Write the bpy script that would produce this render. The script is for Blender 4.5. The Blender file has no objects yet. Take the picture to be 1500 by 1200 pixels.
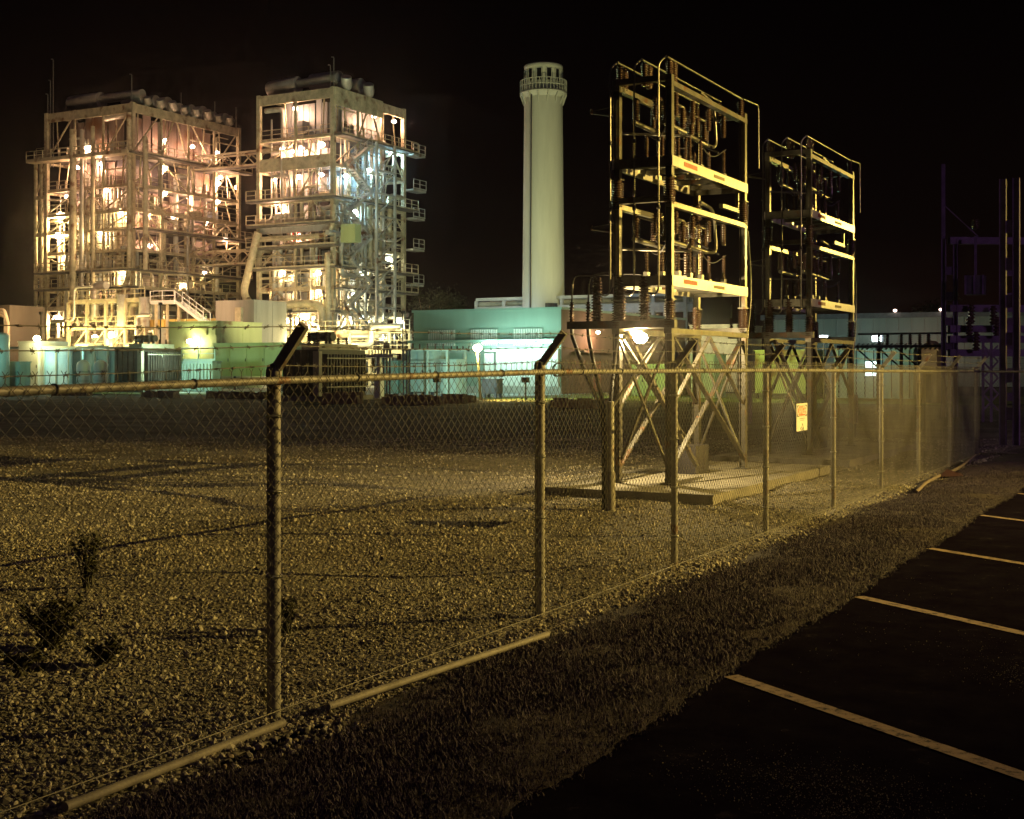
import bpy, math, random
import numpy as np
from mathutils import Vector, Matrix

sc = bpy.context.scene
R = math.radians
# ------------------------------------------------------------------ camera, sky, exposure
AZ = R(28.46); CA, SA = math.cos(AZ), math.sin(AZ)
FPX, EYE, HOR = 1900.0, 1.86, 538.0          # focal length in photo pixels, eye height, horizon row
cam_d = bpy.data.cameras.new('camera'); cam = bpy.data.objects.new('camera', cam_d)
sc.collection.objects.link(cam); sc.camera = cam
cam.location = (0, 0, EYE); cam.rotation_euler = (R(90), 0, AZ)
cam_d.sensor_width = 36; cam_d.lens = 36 * FPX / 1500; cam_d.shift_y = -(600 - HOR) / 1500
cam_d.clip_start = 0.1; cam_d.clip_end = 6000

world = bpy.data.worlds.new('World'); sc.world = world; world.use_nodes = True
wn, wl = world.node_tree.nodes, world.node_tree.links
wn.clear()
w_out = wn.new('ShaderNodeOutputWorld'); w_add = wn.new('ShaderNodeAddShader')
w_sky = wn.new('ShaderNodeTexSky'); w_sky.sky_type = 'NISHITA'; w_sky.sun_disc = False
w_sky.sun_elevation = R(-8); w_sky.sun_rotation = R(200)
w_b1 = wn.new('ShaderNodeBackground'); w_b1.inputs['Strength'].default_value = 0.004
w_b2 = wn.new('ShaderNodeBackground'); w_b2.inputs['Strength'].default_value = 1.0
w_tc = wn.new('ShaderNodeTexCoord'); w_sep = wn.new('ShaderNodeSeparateXYZ'); w_ramp = wn.new('ShaderNodeValToRGB')
w_ramp.color_ramp.elements[0].position = 0.0; w_ramp.color_ramp.elements[0].color = (0.0060, 0.0022, 0.0017, 1)
w_ramp.color_ramp.elements[1].position = 0.30; w_ramp.color_ramp.elements[1].color = (0.0003, 0.00015, 0.0003, 1)
_e = w_ramp.color_ramp.elements.new(0.10); _e.color = (0.0018, 0.0007, 0.0008, 1)
wl.new(w_tc.outputs['Generated'], w_sep.inputs[0]); wl.new(w_sep.outputs['Z'], w_ramp.inputs[0])
wl.new(w_ramp.outputs[0], w_b2.inputs['Color']); wl.new(w_sky.outputs[0], w_b1.inputs['Color'])
wl.new(w_b1.outputs[0], w_add.inputs[0]); wl.new(w_b2.outputs[0], w_add.inputs[1]); wl.new(w_add.outputs[0], w_out.inputs[0])

sun_d = bpy.data.lights.new('purple_fill', 'SUN'); sun_d.energy = 0.045; sun_d.angle = R(3); sun_d.color = (0.62, 0.38, 1.0)  # unseen sun lamp added as purple fill to tint the dark ground
sun = bpy.data.objects.new('purple_fill', sun_d); sc.collection.objects.link(sun)
sun.rotation_euler = (R(48), R(8), R(35))

vs = sc.view_settings
vs.view_transform = 'Standard'; vs.look = 'None'; vs.exposure = 0.0; vs.gamma = 1.0; vs.use_curve_mapping = False
sc.render.engine = 'CYCLES'
sc.cycles.use_denoising = True; sc.cycles.use_adaptive_sampling = True; sc.cycles.adaptive_threshold = 0.03
sc.cycles.max_bounces = 4; sc.cycles.diffuse_bounces = 2; sc.cycles.glossy_bounces = 2
sc.cycles.transparent_max_bounces = 4; sc.cycles.sample_clamp_indirect = 3.0
sc.cycles.caustics_reflective = False; sc.cycles.caustics_refractive = False

# ------------------------------------------------------------------ helpers
COL = sc.collection
def W(px, Z):                       # photo column + distance -> ground point
    xc = (px - 750) / FPX * Z
    return CA * xc - SA * Z, SA * xc + CA * Z
def H(py, Z): return EYE + (HOR - py) / FPX * Z
def at_y(px, Y):                    # photo column on the plane y = Y -> x, distance
    k = (px - 750) / FPX; Z = Y / (SA * k + CA); return Z * (CA * k - SA), Z
def at_x(px, X):
    k = (px - 750) / FPX; Z = X / (CA * k - SA); return Z * (SA * k + CA), Z
def depth(x, y): return -SA * x + CA * y

MATS = {}
def mat(name, col, rough=0.6, metal=0.0, var=0.25, scale=3.0, bump=0.0, rust=0.0, emit=None, spec=0.5, col2=None, streak=False):
    if name in MATS: return MATS[name]
    m = bpy.data.materials.new(name); m.use_nodes = True
    n, l = m.node_tree.nodes, m.node_tree.links
    b = n['Principled BSDF']
    b.inputs['Roughness'].default_value = rough; b.inputs['Metallic'].default_value = metal
    b.inputs['Specular IOR Level'].default_value = spec
    b.inputs['Base Color'].default_value = (*col, 1)
    if emit:
        b.inputs['Emission Color'].default_value = (*emit[:3], 1); b.inputs['Emission Strength'].default_value = emit[3]
    elif var > 0:
        g = n.new('ShaderNodeNewGeometry'); t = n.new('ShaderNodeTexNoise')
        t.inputs['Scale'].default_value = scale; t.inputs['Detail'].default_value = 6; t.inputs['Roughness'].default_value = 0.65
        src = g.outputs['Position']
        if streak:
            mp = n.new('ShaderNodeMapping'); mp.inputs['Scale'].default_value = (1, 1, 0.12)
            l.new(src, mp.inputs[0]); src = mp.outputs[0]
        l.new(src, t.inputs['Vector'])
        r = n.new('ShaderNodeValToRGB')
        c2 = col2 or tuple(c * (1 - var) for c in col)
        r.color_ramp.elements[0].position = 0.34; r.color_ramp.elements[0].color = (*c2, 1)
        r.color_ramp.elements[1].position = 0.66; r.color_ramp.elements[1].color = (*[min(1, c * (1 + var * 0.35)) for c in col], 1)
        l.new(t.outputs['Fac'], r.inputs[0]); out = r.outputs[0]
        if rust > 0:
            t2 = n.new('ShaderNodeTexNoise'); t2.inputs['Scale'].default_value = scale * 0.7; t2.inputs['Detail'].default_value = 9
            l.new(g.outputs['Position'], t2.inputs['Vector'])
            r2 = n.new('ShaderNodeValToRGB'); r2.color_ramp.elements[0].position = 0.62 - rust * 0.12; r2.color_ramp.elements[1].position = 0.70
            l.new(t2.outputs['Fac'], r2.inputs[0])
            mx = n.new('ShaderNodeMixRGB'); mx.inputs[2].default_value = (0.16, 0.07, 0.03, 1)
            l.new(r2.outputs[0], mx.inputs[0]); l.new(out, mx.inputs[1]); out = mx.outputs[0]
        l.new(out, b.inputs['Base Color'])
        if bump > 0:
            bp = n.new('ShaderNodeBump'); bp.inputs['Strength'].default_value = bump; bp.inputs['Distance'].default_value = 0.02
            l.new(t.outputs['Fac'], bp.inputs['Height']); l.new(bp.outputs[0], b.inputs['Normal'])
    MATS[name] = m
    return m

galv = mat('galvanised_steel', (0.42, 0.42, 0.40), 0.42, 0.75, 0.3, 6, 0.05)
galv_rail = mat('galvanised_rail', (0.28, 0.265, 0.235), 0.55, 0.15, 0.35, 9, 0.1, rust=0.3)
galv_wire = mat('galvanised_wire', (0.145, 0.132, 0.11), 0.5, 0.3, 0.35, 4)
rack_steel = mat('rack_steel', (0.17, 0.16, 0.135), 0.34, 0.6, 0.4, 5, 0.03, rust=0.25)
brace_steel = mat('brace_steel', (0.11, 0.10, 0.085), 0.45, 0.25, 0.4, 5, 0.03, rust=0.4)
rack_plate = mat('rack_plate', (0.62, 0.60, 0.52), 0.30, 0.35, 0.18, 4)
bus_tube = mat('bus_tube', (0.19, 0.18, 0.16), 0.36, 0.8, 0.2, 6)
porcelain = mat('brown_porcelain', (0.075, 0.045, 0.035), 0.22, 0.0, 0.3, 8)
grey_porcelain = mat('grey_porcelain', (0.24, 0.23, 0.21), 0.25, 0.0, 0.2, 8)
plant_steel = mat('plant_steel', (0.56, 0.50, 0.34), 0.6, 0.0, 0.4, 1.2, rust=0.45)
plant_grey = mat('plant_grey', (0.45, 0.46, 0.42), 0.6, 0.0, 0.35, 1.0, rust=0.25)
casing = mat('boiler_casing', (0.24, 0.18, 0.16), 0.55, 0.1, 0.65, 0.5, rust=0.6, streak=True)
casing_b = mat('boiler_casing_pale', (0.32, 0.35, 0.38), 0.5, 0.1, 0.5, 0.5, rust=0.2, streak=True)
cladding = mat('pipe_cladding', (0.58, 0.56, 0.50), 0.4, 0.35, 0.25, 1.0)
grating = mat('deck_grating', (0.16, 0.15, 0.13), 0.8, 0.0, 0.4, 2)
dark_steel = mat('dark_steel', (0.055, 0.05, 0.06), 0.55, 0.3, 0.4, 2)
gantry_steel = mat('gantry_steel', (0.20, 0.15, 0.24), 0.8, 0.0, 0.35, 2)
transformer_brown = mat('transformer_brown', (0.055, 0.04, 0.028), 0.6, 0.0, 0.4, 1.5)
trim_beige = mat('trim_beige', (0.42, 0.36, 0.25), 0.6, 0.0, 0.3, 2)
concrete = mat('concrete', (0.22, 0.20, 0.165), 0.85, 0.0, 0.35, 2.5, 0.25)
concrete_pale = mat('concrete_pale', (0.45, 0.45, 0.42), 0.85, 0.0, 0.3, 0.6, 0.1)
stack_paint = mat('stack_paint', (0.56, 0.55, 0.46), 0.75, 0.0, 0.17, 0.5, 0.05, streak=True)
teal_paint = mat('teal_paint', (0.30, 0.44, 0.38), 0.55, 0.0, 0.14, 0.5, streak=True)
white_panel = mat('white_panel', (0.74, 0.76, 0.74), 0.5, 0.0, 0.12, 0.8, streak=True)
brown_wall = mat('brown_wall', (0.20, 0.135, 0.09), 0.75, 0.0, 0.25, 0.8, streak=True)
green_paint = mat('green_paint', (0.38, 0.45, 0.22), 0.55, 0.0, 0.18, 0.6, rust=0.1, streak=True)
cyan_paint = mat('cyan_paint', (0.40, 0.52, 0.49), 0.5, 0.0, 0.25, 0.8, streak=True)
yellow_paint = mat('yellow_paint', (0.62, 0.44, 0.12), 0.55, 0.0, 0.2, 0.8)
wood = mat('weathered_wood', (0.34, 0.23, 0.13), 0.85, 0.0, 0.4, 4, 0.3)
black_rubber = mat('black_rubber', (0.022, 0.02, 0.02), 0.6, 0.0, 0.3, 4)
red_paint = mat('red_paint', (0.55, 0.04, 0.03), 0.5, 0.0, 0.2, 2)
sign_white = mat('sign_white', (0.62, 0.60, 0.54), 0.45, 0.0, 0.12, 20)
sign_red = mat('sign_red', (0.62, 0.10, 0.03), 0.45, 0.0, 0.15, 30)
sign_black = mat('sign_black', (0.03, 0.03, 0.03), 0.5, 0.0, 0.0)
lens_warm = mat('lamp_glow_warm', (1, 1, 1), emit=(1.0, 0.74, 0.44, 22))
lens_pink = mat('lamp_glow_pink', (1, 1, 1), emit=(1.0, 0.72, 0.58, 9))
lens_white = mat('lamp_glow_white', (1, 1, 1), emit=(0.85, 1.0, 0.95, 14))
lens_hot = mat('lamp_glow_hot', (1, 1, 1), emit=(1.0, 0.82, 0.42, 60))
window_glow = mat('lit_window', (1, 1, 1), emit=(0.75, 1.0, 0.95, 3.0))
window_dark = mat('dark_glass', (0.02, 0.02, 0.025), 0.1, 0.0, 0.0)

def put(name, me, parent=None, M=None):
    o = bpy.data.objects.new(name, me); COL.objects.link(o)
    if parent is not None:
        o.parent = parent
        if M is not None: o.matrix_basis = Matrix.Translation(-parent.location) @ M
        else: o.location = -parent.location
    elif M is not None: o.matrix_basis = M
    return o
def thing(name, label, cat, loc=(0, 0, 0), group=None):
    o = bpy.data.objects.new(name, None); COL.objects.link(o); o.location = loc; o.empty_display_size = 0.3
    return tag(o, label, cat, group)
def tag(o, label, cat, group=None):
    o['label'] = label; o['category'] = cat
    if group: o['group'] = group
    return o
def struct(o): o['kind'] = 'structure'; return o

UNIT = {}
def unit(kind, m):
    key = (kind, m.name)
    if key in UNIT: return UNIT[key]
    if kind == 'cube':
        v = [(x, y, z) for x in (-.5, .5) for y in (-.5, .5) for z in (-.5, .5)]
        f = [(0, 1, 3, 2), (4, 6, 7, 5), (0, 4, 5, 1), (2, 3, 7, 6), (0, 2, 6, 4), (1, 5, 7, 3)]; sm = False
    elif kind == 'hbeam':           # H section along z, flanges at x = +-.5, web along x
        t = 0.09
        p = [(-.5, -.5), (-.5 + t, -.5), (-.5 + t, -t / 2), (.5 - t, -t / 2), (.5 - t, -.5), (.5, -.5), (.5, .5), (.5 - t, .5), (.5 - t, t / 2), (-.5 + t, t / 2), (-.5 + t, .5), (-.5, .5)]
        v = [(a, b, -.5) for a, b in p] + [(a, b, .5) for a, b in p]; k = 12
        f = [(i, (i + 1) % k, k + (i + 1) % k, k + i) for i in range(k)]
        for s in (0, k):
            q = [(0, 1, 10, 11), (1, 2, 9, 10), (2, 3, 8, 9), (3, 4, 7, 8), (4, 5, 6, 7)]
            f += [tuple(s + i for i in (c if s else c[::-1])) for c in q]
        sm = False
    else:
        k = int(kind[3:])
        v = [(.5 * math.cos(2 * math.pi * i / k), .5 * math.sin(2 * math.pi * i / k), s) for s in (-.5, .5) for i in range(k)]
        f = [(i, (i + 1) % k, k + (i + 1) % k, k + i) for i in range(k)] + [tuple(range(k))[::-1], tuple(range(k, 2 * k))]; sm = True
    me = bpy.data.meshes.new(kind); me.from_pydata(v, [], f); me.materials.append(m)
    if sm:
        for p in me.polygons: p.use_smooth = len(p.vertices) == 4
    UNIT[key] = me
    return me
def box(par, name, x0, x1, y0, y1, z0, z1, m):
    return put(name, unit('cube', m), par, Matrix.Translation(((x0 + x1) / 2, (y0 + y1) / 2, (z0 + z1) / 2)) @ Matrix.Diagonal((abs(x1 - x0), abs(y1 - y0), abs(z1 - z0), 1)))
def _frame(p, q):
    d = Vector(q) - Vector(p); L = d.length; z = d / L
    ref = Vector((0, 0, 1)) if abs(z.z) < 0.97 else Vector((0, 1, 0))
    x = ref.cross(z).normalized(); y = z.cross(x)
    return Matrix(((x.x, y.x, z.x), (x.y, y.y, z.y), (x.z, y.z, z.z))).to_4x4(), L
def bar(par, name, p, q, w, h, m, kind='cube'):
    Rm, L = _frame(p, q); c = (Vector(p) + Vector(q)) / 2
    return put(name, unit(kind, m), par, Matrix.Translation(c) @ Rm @ Matrix.Diagonal((w, h, L, 1)))
def cyl(par, name, p, q, r, m, n=12):
    return bar(par, name, p, q, 2 * r, 2 * r, m, 'cyl%d' % n)

class MB:
    def __init__(s): s.v = []; s.f = []; s.smooth = []
    def add(s, v, f, sm=False):
        b = len(s.v); s.v += [tuple(a) for a in v]; s.f += [tuple(b + i for i in c) for c in f]; s.smooth += [sm] * len(f)
    def box(s, x0, x1, y0, y1, z0, z1):
        v = [(x, y, z) for x in (x0, x1) for y in (y0, y1) for z in (z0, z1)]
        s.add(v, [(0, 1, 3, 2), (4, 6, 7, 5), (0, 4, 5, 1), (2, 3, 7, 6), (0, 2, 6, 4), (1, 5, 7, 3)])
    def bar(s, p, q, w, h=None):
        h = h or w; Rm, L = _frame(p, q); M = Matrix.Translation((Vector(p) + Vector(q)) / 2) @ Rm @ Matrix.Diagonal((w, h, L, 1))
        v = [M @ Vector((x, y, z)) for x in (-.5, .5) for y in (-.5, .5) for z in (-.5, .5)]
        s.add(v, [(0, 1, 3, 2), (4, 6, 7, 5), (0, 4, 5, 1), (2, 3, 7, 6), (0, 2, 6, 4), (1, 5, 7, 3)])
    def tube(s, pts, r, n=8, cap=True):
        pts = [Vector(p) for p in pts]; rr = r if isinstance(r, (list, tuple)) else [r] * len(pts)
        rings = []; x = None
        for i, p in enumerate(pts):
            d = (pts[min(i + 1, len(pts) - 1)] - pts[max(i - 1, 0)]).normalized()
            if x is None:
                ref = Vector((0, 0, 1)) if abs(d.z) < 0.9 else Vector((0, 1, 0)); x = ref.cross(d).normalized()
            else: x = (x - d * x.dot(d)).normalized()
            y = d.cross(x)
            rings.append([p + rr[i] * (math.cos(2 * math.pi * k / n) * x + math.sin(2 * math.pi * k / n) * y) for k in range(n)])
        v = [a for ring in rings for a in ring]; f = []
        for i in range(len(pts) - 1):
            for k in range(n): f.append((i * n + k, i * n + (k + 1) % n, (i + 1) * n + (k + 1) % n, (i + 1) * n + k))
        s.add(v, f, True)
        if cap: s.add(rings[0][::-1], [tuple(range(n))]); s.add(rings[-1], [tuple(range(n))])
    def lathe(s, prof, n=16, c=(0, 0, 0)):          # prof: (r, z)
        v = [(c[0] + r * math.cos(2 * math.pi * k / n), c[1] + r * math.sin(2 * math.pi * k / n), c[2] + z) for r, z in prof for k in range(n)]
        f = [(i * n + k, i * n + (k + 1) % n, (i + 1) * n + (k + 1) % n, (i + 1) * n + k) for i in range(len(prof) - 1) for k in range(n)]
        s.add(v, f, True)
    def mesh(s, name, m):
        me = bpy.data.meshes.new(name); me.from_pydata(s.v, [], s.f); me.materials.append(m)
        me.polygons.foreach_set('use_smooth', s.smooth); return me
    def build(s, name, m, par=None, M=None): return put(name, s.mesh(name, m), par, M)

def bend(pts, rad, n=5):                            # round the corners of a polyline
    pts = [Vector(p) for p in pts]; out = [pts[0]]
    for i in range(1, len(pts) - 1):
        a = (pts[i - 1] - pts[i]); b = (pts[i + 1] - pts[i]); r = min(rad, a.length * .49, b.length * .49)
        a = pts[i] + a.normalized() * r; b = pts[i] + b.normalized() * r
        for k in range(n + 1):
            t = k / n; out.append((1 - t) ** 2 * a + 2 * t * (1 - t) * pts[i] + t * t * b)
    out.append(pts[-1]); return out
def pipe(par, name, pts, r, m, rad=0.5, n=10):
    b = MB(); b.tube(bend(pts, rad), r, n); return b.build(name, m, par)

INS = {}
def insulator(par, x, y, z0, z1, r, m, name='insulator', sheds=None, core=0.5):
    sheds = sheds or max(4, int((z1 - z0) / 0.045)); key = (round(z1 - z0, 3), r, m.name, sheds, core)
    if key not in INS:
        h = z1 - z0; prof = [(0, 0), (r * .75, 0), (r * .75, .04 * h), (r * core, .05 * h)]
        for i in range(sheds):
            a = .06 * h + .88 * h * i / sheds; d = .88 * h / sheds
            prof += [(r * core, a), (r, a + d * .25), (r * .97, a + d * .42), (r * (core + .05), a + d * .75)]
        prof += [(r * core, .95 * h), (r * .7, .96 * h), (r * .7, h), (0, h)]
        b = MB(); b.lathe(prof, 12); INS[key] = b.mesh('insulator', m)
    return put(name, INS[key], par, Matrix.Translation((x, y, z0)))

GLOBE = {}
def bulb(par, p, r, m, name='lamp_globe'):
    if m.name not in GLOBE:
        b = MB(); b.lathe([(0.02, -1), (.5, -.87), (.87, -.5), (1, 0), (.87, .5), (.5, .87), (0.02, 1)], 10); GLOBE[m.name] = b.mesh('lamp_globe', m)
    return put(name, GLOBE[m.name], par, Matrix.Translation(p) @ Matrix.Diagonal((r, r, r * .75, 1)))
LD = {}
def light(par, p, col, power, r=0.25):
    key = (col, power, r)
    if key not in LD:
        d = bpy.data.lights.new('lamp_light', 'POINT'); d.energy = power; d.color = col; d.shadow_soft_size = r; LD[key] = d
    o = bpy.data.objects.new('lamp_light', LD[key]); COL.objects.link(o)
    if par is not None: o.parent = par; o.location = Vector(p) - par.location
    else: o.location = p
    return o
def spot(par, p, target, col, power, angle, blend, r=0.2):
    d = bpy.data.lights.new('flood_light', 'SPOT'); d.energy = power; d.color = col; d.spot_size = R(angle); d.spot_blend = blend; d.shadow_soft_size = r
    o = bpy.data.objects.new('flood_light', d); COL.objects.link(o)
    q = (Vector(target) - Vector(p)).to_track_quat('-Z', 'Y'); o.rotation_euler = q.to_euler()
    if par is not None: o.parent = par; o.location = Vector(p) - par.location
    else: o.location = p
    return o
def copy_tree(o, parent=None):
    c = o.copy(); COL.objects.link(c); c.parent = parent
    for ch in list(o.children): copy_tree(ch, c)
    return c
SODIUM = (1.0, 0.69, 0.13); WARM = (1.0, 0.66, 0.28); PINK = (1.0, 0.53, 0.30); MERC = (0.60, 1.0, 0.80); COOL = (0.48, 0.86, 1.0)

# ------------------------------------------------------------------ ground
def ground_mat(name, stops, scale, bump, rough=0.9, vor=None, dist=0.03, spec=0.3):
    m = bpy.data.materials.new(name); m.use_nodes = True; n, l = m.node_tree.nodes, m.node_tree.links
    b = n['Principled BSDF']; b.inputs['Roughness'].default_value = rough; b.inputs['Specular IOR Level'].default_value = spec
    g = n.new('ShaderNodeNewGeometry'); t = n.new('ShaderNodeTexNoise'); t.inputs['Scale'].default_value = scale; t.inputs['Detail'].default_value = 10; t.inputs['Roughness'].default_value = .7
    l.new(g.outputs['Position'], t.inputs['Vector'])
    r = n.new('ShaderNodeValToRGB'); e = r.color_ramp.elements
    e[0].position, e[0].color = stops[0][0], (*stops[0][1], 1); e[1].position, e[1].color = stops[-1][0], (*stops[-1][1], 1)
    for p, c in stops[1:-1]: q = e.new(p); q.color = (*c, 1)
    l.new(t.outputs['Fac'], r.inputs[0]); col = r.outputs[0]; h = t.outputs['Fac']
    if vor:
        v = n.new('ShaderNodeTexVoronoi'); v.inputs['Scale'].default_value = vor; l.new(g.outputs['Position'], v.inputs['Vector'])
        hs = n.new('ShaderNodeMixRGB'); hs.blend_type = 'MULTIPLY'; hs.inputs[0].default_value = 0.75
        l.new(col, hs.inputs[1]); l.new(v.outputs['Color'], hs.inputs[2])
        bw = n.new('ShaderNodeRGBToBW'); l.new(v.outputs['Color'], bw.inputs[0])
        rr = n.new('ShaderNodeMapRange'); rr.inputs[3].default_value = .35; rr.inputs[4].default_value = 1.25; l.new(bw.outputs[0], rr.inputs[0])
        mm = n.new('ShaderNodeVectorMath'); mm.operation = 'SCALE'; l.new(col, mm.inputs[0]); l.new(rr.outputs[0], mm.inputs['Scale']); col = mm.outputs[0]
        iv = n.new('ShaderNodeMath'); iv.operation = 'SUBTRACT'; iv.inputs[0].default_value = 1; l.new(v.outputs['Distance'], iv.inputs[1]); h = iv.outputs[0]
    l.new(col, b.inputs['Base Color'])
    bp = n.new('ShaderNodeBump'); bp.inputs['Strength'].default_value = bump; bp.inputs['Distance'].default_value = dist
    l.new(h, bp.inputs['Height']); l.new(bp.outputs[0], b.inputs['Normal'])
    return m
def add_dirt_shade(m, c, y0, y1):  # dirt patches, plus far dimness and shadow bands painted into the colour
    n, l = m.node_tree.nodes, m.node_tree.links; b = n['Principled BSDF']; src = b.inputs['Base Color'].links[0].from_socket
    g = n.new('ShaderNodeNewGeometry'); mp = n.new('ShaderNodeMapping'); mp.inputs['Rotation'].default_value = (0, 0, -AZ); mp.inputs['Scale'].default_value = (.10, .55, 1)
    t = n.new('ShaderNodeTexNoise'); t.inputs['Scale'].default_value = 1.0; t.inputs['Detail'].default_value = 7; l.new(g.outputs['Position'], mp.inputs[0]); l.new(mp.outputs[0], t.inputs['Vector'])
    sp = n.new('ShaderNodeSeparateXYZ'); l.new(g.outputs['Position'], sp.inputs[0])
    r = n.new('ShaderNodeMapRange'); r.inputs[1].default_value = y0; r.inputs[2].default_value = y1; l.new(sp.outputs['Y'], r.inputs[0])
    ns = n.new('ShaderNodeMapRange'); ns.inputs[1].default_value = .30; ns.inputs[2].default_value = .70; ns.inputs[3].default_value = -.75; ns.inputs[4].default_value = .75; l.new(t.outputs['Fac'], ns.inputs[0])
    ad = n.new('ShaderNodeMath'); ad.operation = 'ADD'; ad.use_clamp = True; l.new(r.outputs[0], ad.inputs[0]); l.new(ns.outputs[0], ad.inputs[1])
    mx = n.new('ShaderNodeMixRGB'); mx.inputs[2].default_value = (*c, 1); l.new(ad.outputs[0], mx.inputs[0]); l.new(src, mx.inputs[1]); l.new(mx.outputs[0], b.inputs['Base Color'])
soil_m = ground_mat('dark_soil', [(.3, (.03, .028, .02)), (.7, (.06, .055, .035))], .4, .3)
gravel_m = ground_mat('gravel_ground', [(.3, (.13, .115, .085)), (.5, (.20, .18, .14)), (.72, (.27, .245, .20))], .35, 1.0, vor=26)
add_dirt_shade(gravel_m, (.075, .055, .04), 20, 46)
verge_m = ground_mat('verge_soil', [(.3, (.025, .018, .018)), (.7, (.05, .036, .034))], 4, .8)
asphalt_m = ground_mat('asphalt', [(.36, (.006, .004, .009)), (.62, (.010, .008, .014)), (.72, (.036, .030, .040))], 3.0, .6, 1.0, dist=.01, spec=0.0)
apron_m = ground_mat('apron_concrete', [(.3, (.34, .36, .34)), (.7, (.44, .46, .44))], .5, .1)
far_grass_m = ground_mat('far_grass', [(.3, (.10, .12, .03)), (.7, (.17, .19, .05))], 1.5, .5)

def sheet(name, x0, x1, y0, y1, z, m, nx=1, ny=1, fn=None):
    v = []; f = []
    for j in range(ny + 1):
        for i in range(nx + 1):
            x = x0 + (x1 - x0) * i / nx; y = y0 + (y1 - y0) * j / ny
            if fn: x, y, zz = fn(x, y, i / nx, j / ny)
            else: zz = 0
            v.append((x, y, z + zz))
    for j in range(ny):
        for i in range(nx):
            a = j * (nx + 1) + i; f.append((a, a + 1, a + nx + 2, a + nx + 1))
    me = bpy.data.meshes.new(name); me.from_pydata(v, [], f); me.materials.append(m)
    return struct(put(name, me))
def nz(x, y):                                       # small rolling relief of the loose gravel
    return 0.018 * math.sin(x * 1.3 + 1.1 * math.sin(y * .7)) + 0.014 * math.sin(y * 2.1 + x * .6) + 0.010 * math.sin(x * 3.7 - y * 2.9)
sheet('ground', -2500, 2500, -60, 3500, -0.09, soil_m)
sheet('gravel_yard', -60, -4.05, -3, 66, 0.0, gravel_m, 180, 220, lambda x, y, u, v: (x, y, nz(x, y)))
def edge_x(y): return -2.6 + .022 * math.sin(y * 1.37) + .012 * math.sin(y * 5.9 + 1) + .011 * math.sin(y * 13.7) + .009 * math.sin(y * 31.3) + .007 * math.sin(y * 57.1)
sheet('grass_verge', -4.05, -2.2, -6, 44, 0.01, verge_m, 16, 900,
      lambda x, y, u, v: (-4.05 + u * (edge_x(y) + .03 + 4.05), y, .016 * u + (.05 + .5 * nz(x * 2, y * 2)) * math.sin(u * math.pi)))
lot = sheet('parking_lot', -2.6, 45, -14, 60, 0.012, asphalt_m, 2, 2, lambda x, y, u, v: ((x - .25 if u == 0 else x), y, 0))
paint_m = ground_mat('worn_line_paint', [(.38, (.02, .016, .018)), (.47, (.24, .17, .13)), (.8, (.38, .28, .20))], 16, .2, .8, dist=.004)
dl = Vector((.831, -.556, 0)); dn = Vector((.556, .831, 0))
for ys in (4.35, 7.44, 10.5, 13.65, 17.0, 20.2):
    a = Vector((edge_x(ys) + .05, ys, .0165)); b = a + dl * 5.4; w = dn * .055
    me = bpy.data.meshes.new('parking_line'); me.from_pydata([a - w, b - w, b + w, a + w], [], [(0, 1, 2, 3)]); me.materials.append(paint_m)
    put('parking_line', me, lot)
sheet('concrete_apron', -135, -39, 70, 112, -0.02, apron_m)
sheet('pavement', -75, -10, 66, 70, 0.0, far_grass_m)
sheet('lawn', -39, 12, 70, 88, -0.01, far_grass_m)
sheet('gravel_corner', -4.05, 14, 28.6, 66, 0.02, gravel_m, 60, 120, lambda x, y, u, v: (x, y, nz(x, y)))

# loose stones and dry grass blades scattered as uncountable stuff
rng = np.random.default_rng(7)
def scatter(name, pts, scl, meshes, label, cat):
    me = bpy.data.meshes.new(name); me.vertices.add(len(pts)); me.vertices.foreach_set('co', np.asarray(pts, dtype=np.float32).ravel())
    at = me.attributes.new('scl', 'FLOAT', 'POINT'); at.data.foreach_set('value', np.asarray(scl, dtype=np.float32))
    o = put(name, me); o['kind'] = 'stuff'; o['label'] = label; o['category'] = cat
    src = bpy.data.collections.new(name + '_source')
    for k, m_ in enumerate(meshes): src.objects.link(bpy.data.objects.new('%s_piece' % name, m_))
    ng = bpy.data.node_groups.new(name, 'GeometryNodeTree')
    ng.interface.new_socket('Geometry', in_out='INPUT', socket_type='NodeSocketGeometry'); ng.interface.new_socket('Geometry', in_out='OUTPUT', socket_type='NodeSocketGeometry')
    n, l = ng.nodes, ng.links
    gi, go = n.new('NodeGroupInput'), n.new('NodeGroupOutput'); ci = n.new('GeometryNodeCollectionInfo'); ci.inputs['Collection'].default_value = src
    ci.inputs['Separate Children'].default_value = True; ci.inputs['Reset Children'].default_value = True
    ip = n.new('GeometryNodeInstanceOnPoints'); ip.inputs['Pick Instance'].default_value = True
    rv = n.new('FunctionNodeRandomValue'); rv.data_type = 'FLOAT_VECTOR'
    tilt = 6.28 if 'stone' in name else .35
    rv.inputs[0].default_value = (-tilt if tilt < 1 else 0, -tilt if tilt < 1 else 0, 0); rv.inputs[1].default_value = (tilt, tilt, 6.28)
    ri = n.new('FunctionNodeRandomValue'); ri.data_type = 'INT'; ri.inputs[5].default_value = len(meshes) - 1
    na = n.new('GeometryNodeInputNamedAttribute'); na.data_type = 'FLOAT'; na.inputs['Name'].default_value = 'scl'
    l.new(gi.outputs[0], ip.inputs['Points']); l.new(ci.outputs[0], ip.inputs['Instance']); l.new(rv.outputs[0], ip.inputs['Rotation'])
    l.new(ri.outputs[2], ip.inputs['Instance Index']); l.new(na.outputs[0], ip.inputs['Scale']); l.new(ip.outputs[0], go.inputs[0])
    md = o.modifiers.new('scatter', 'NODES'); md.node_group = ng
    return o
import bmesh
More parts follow.
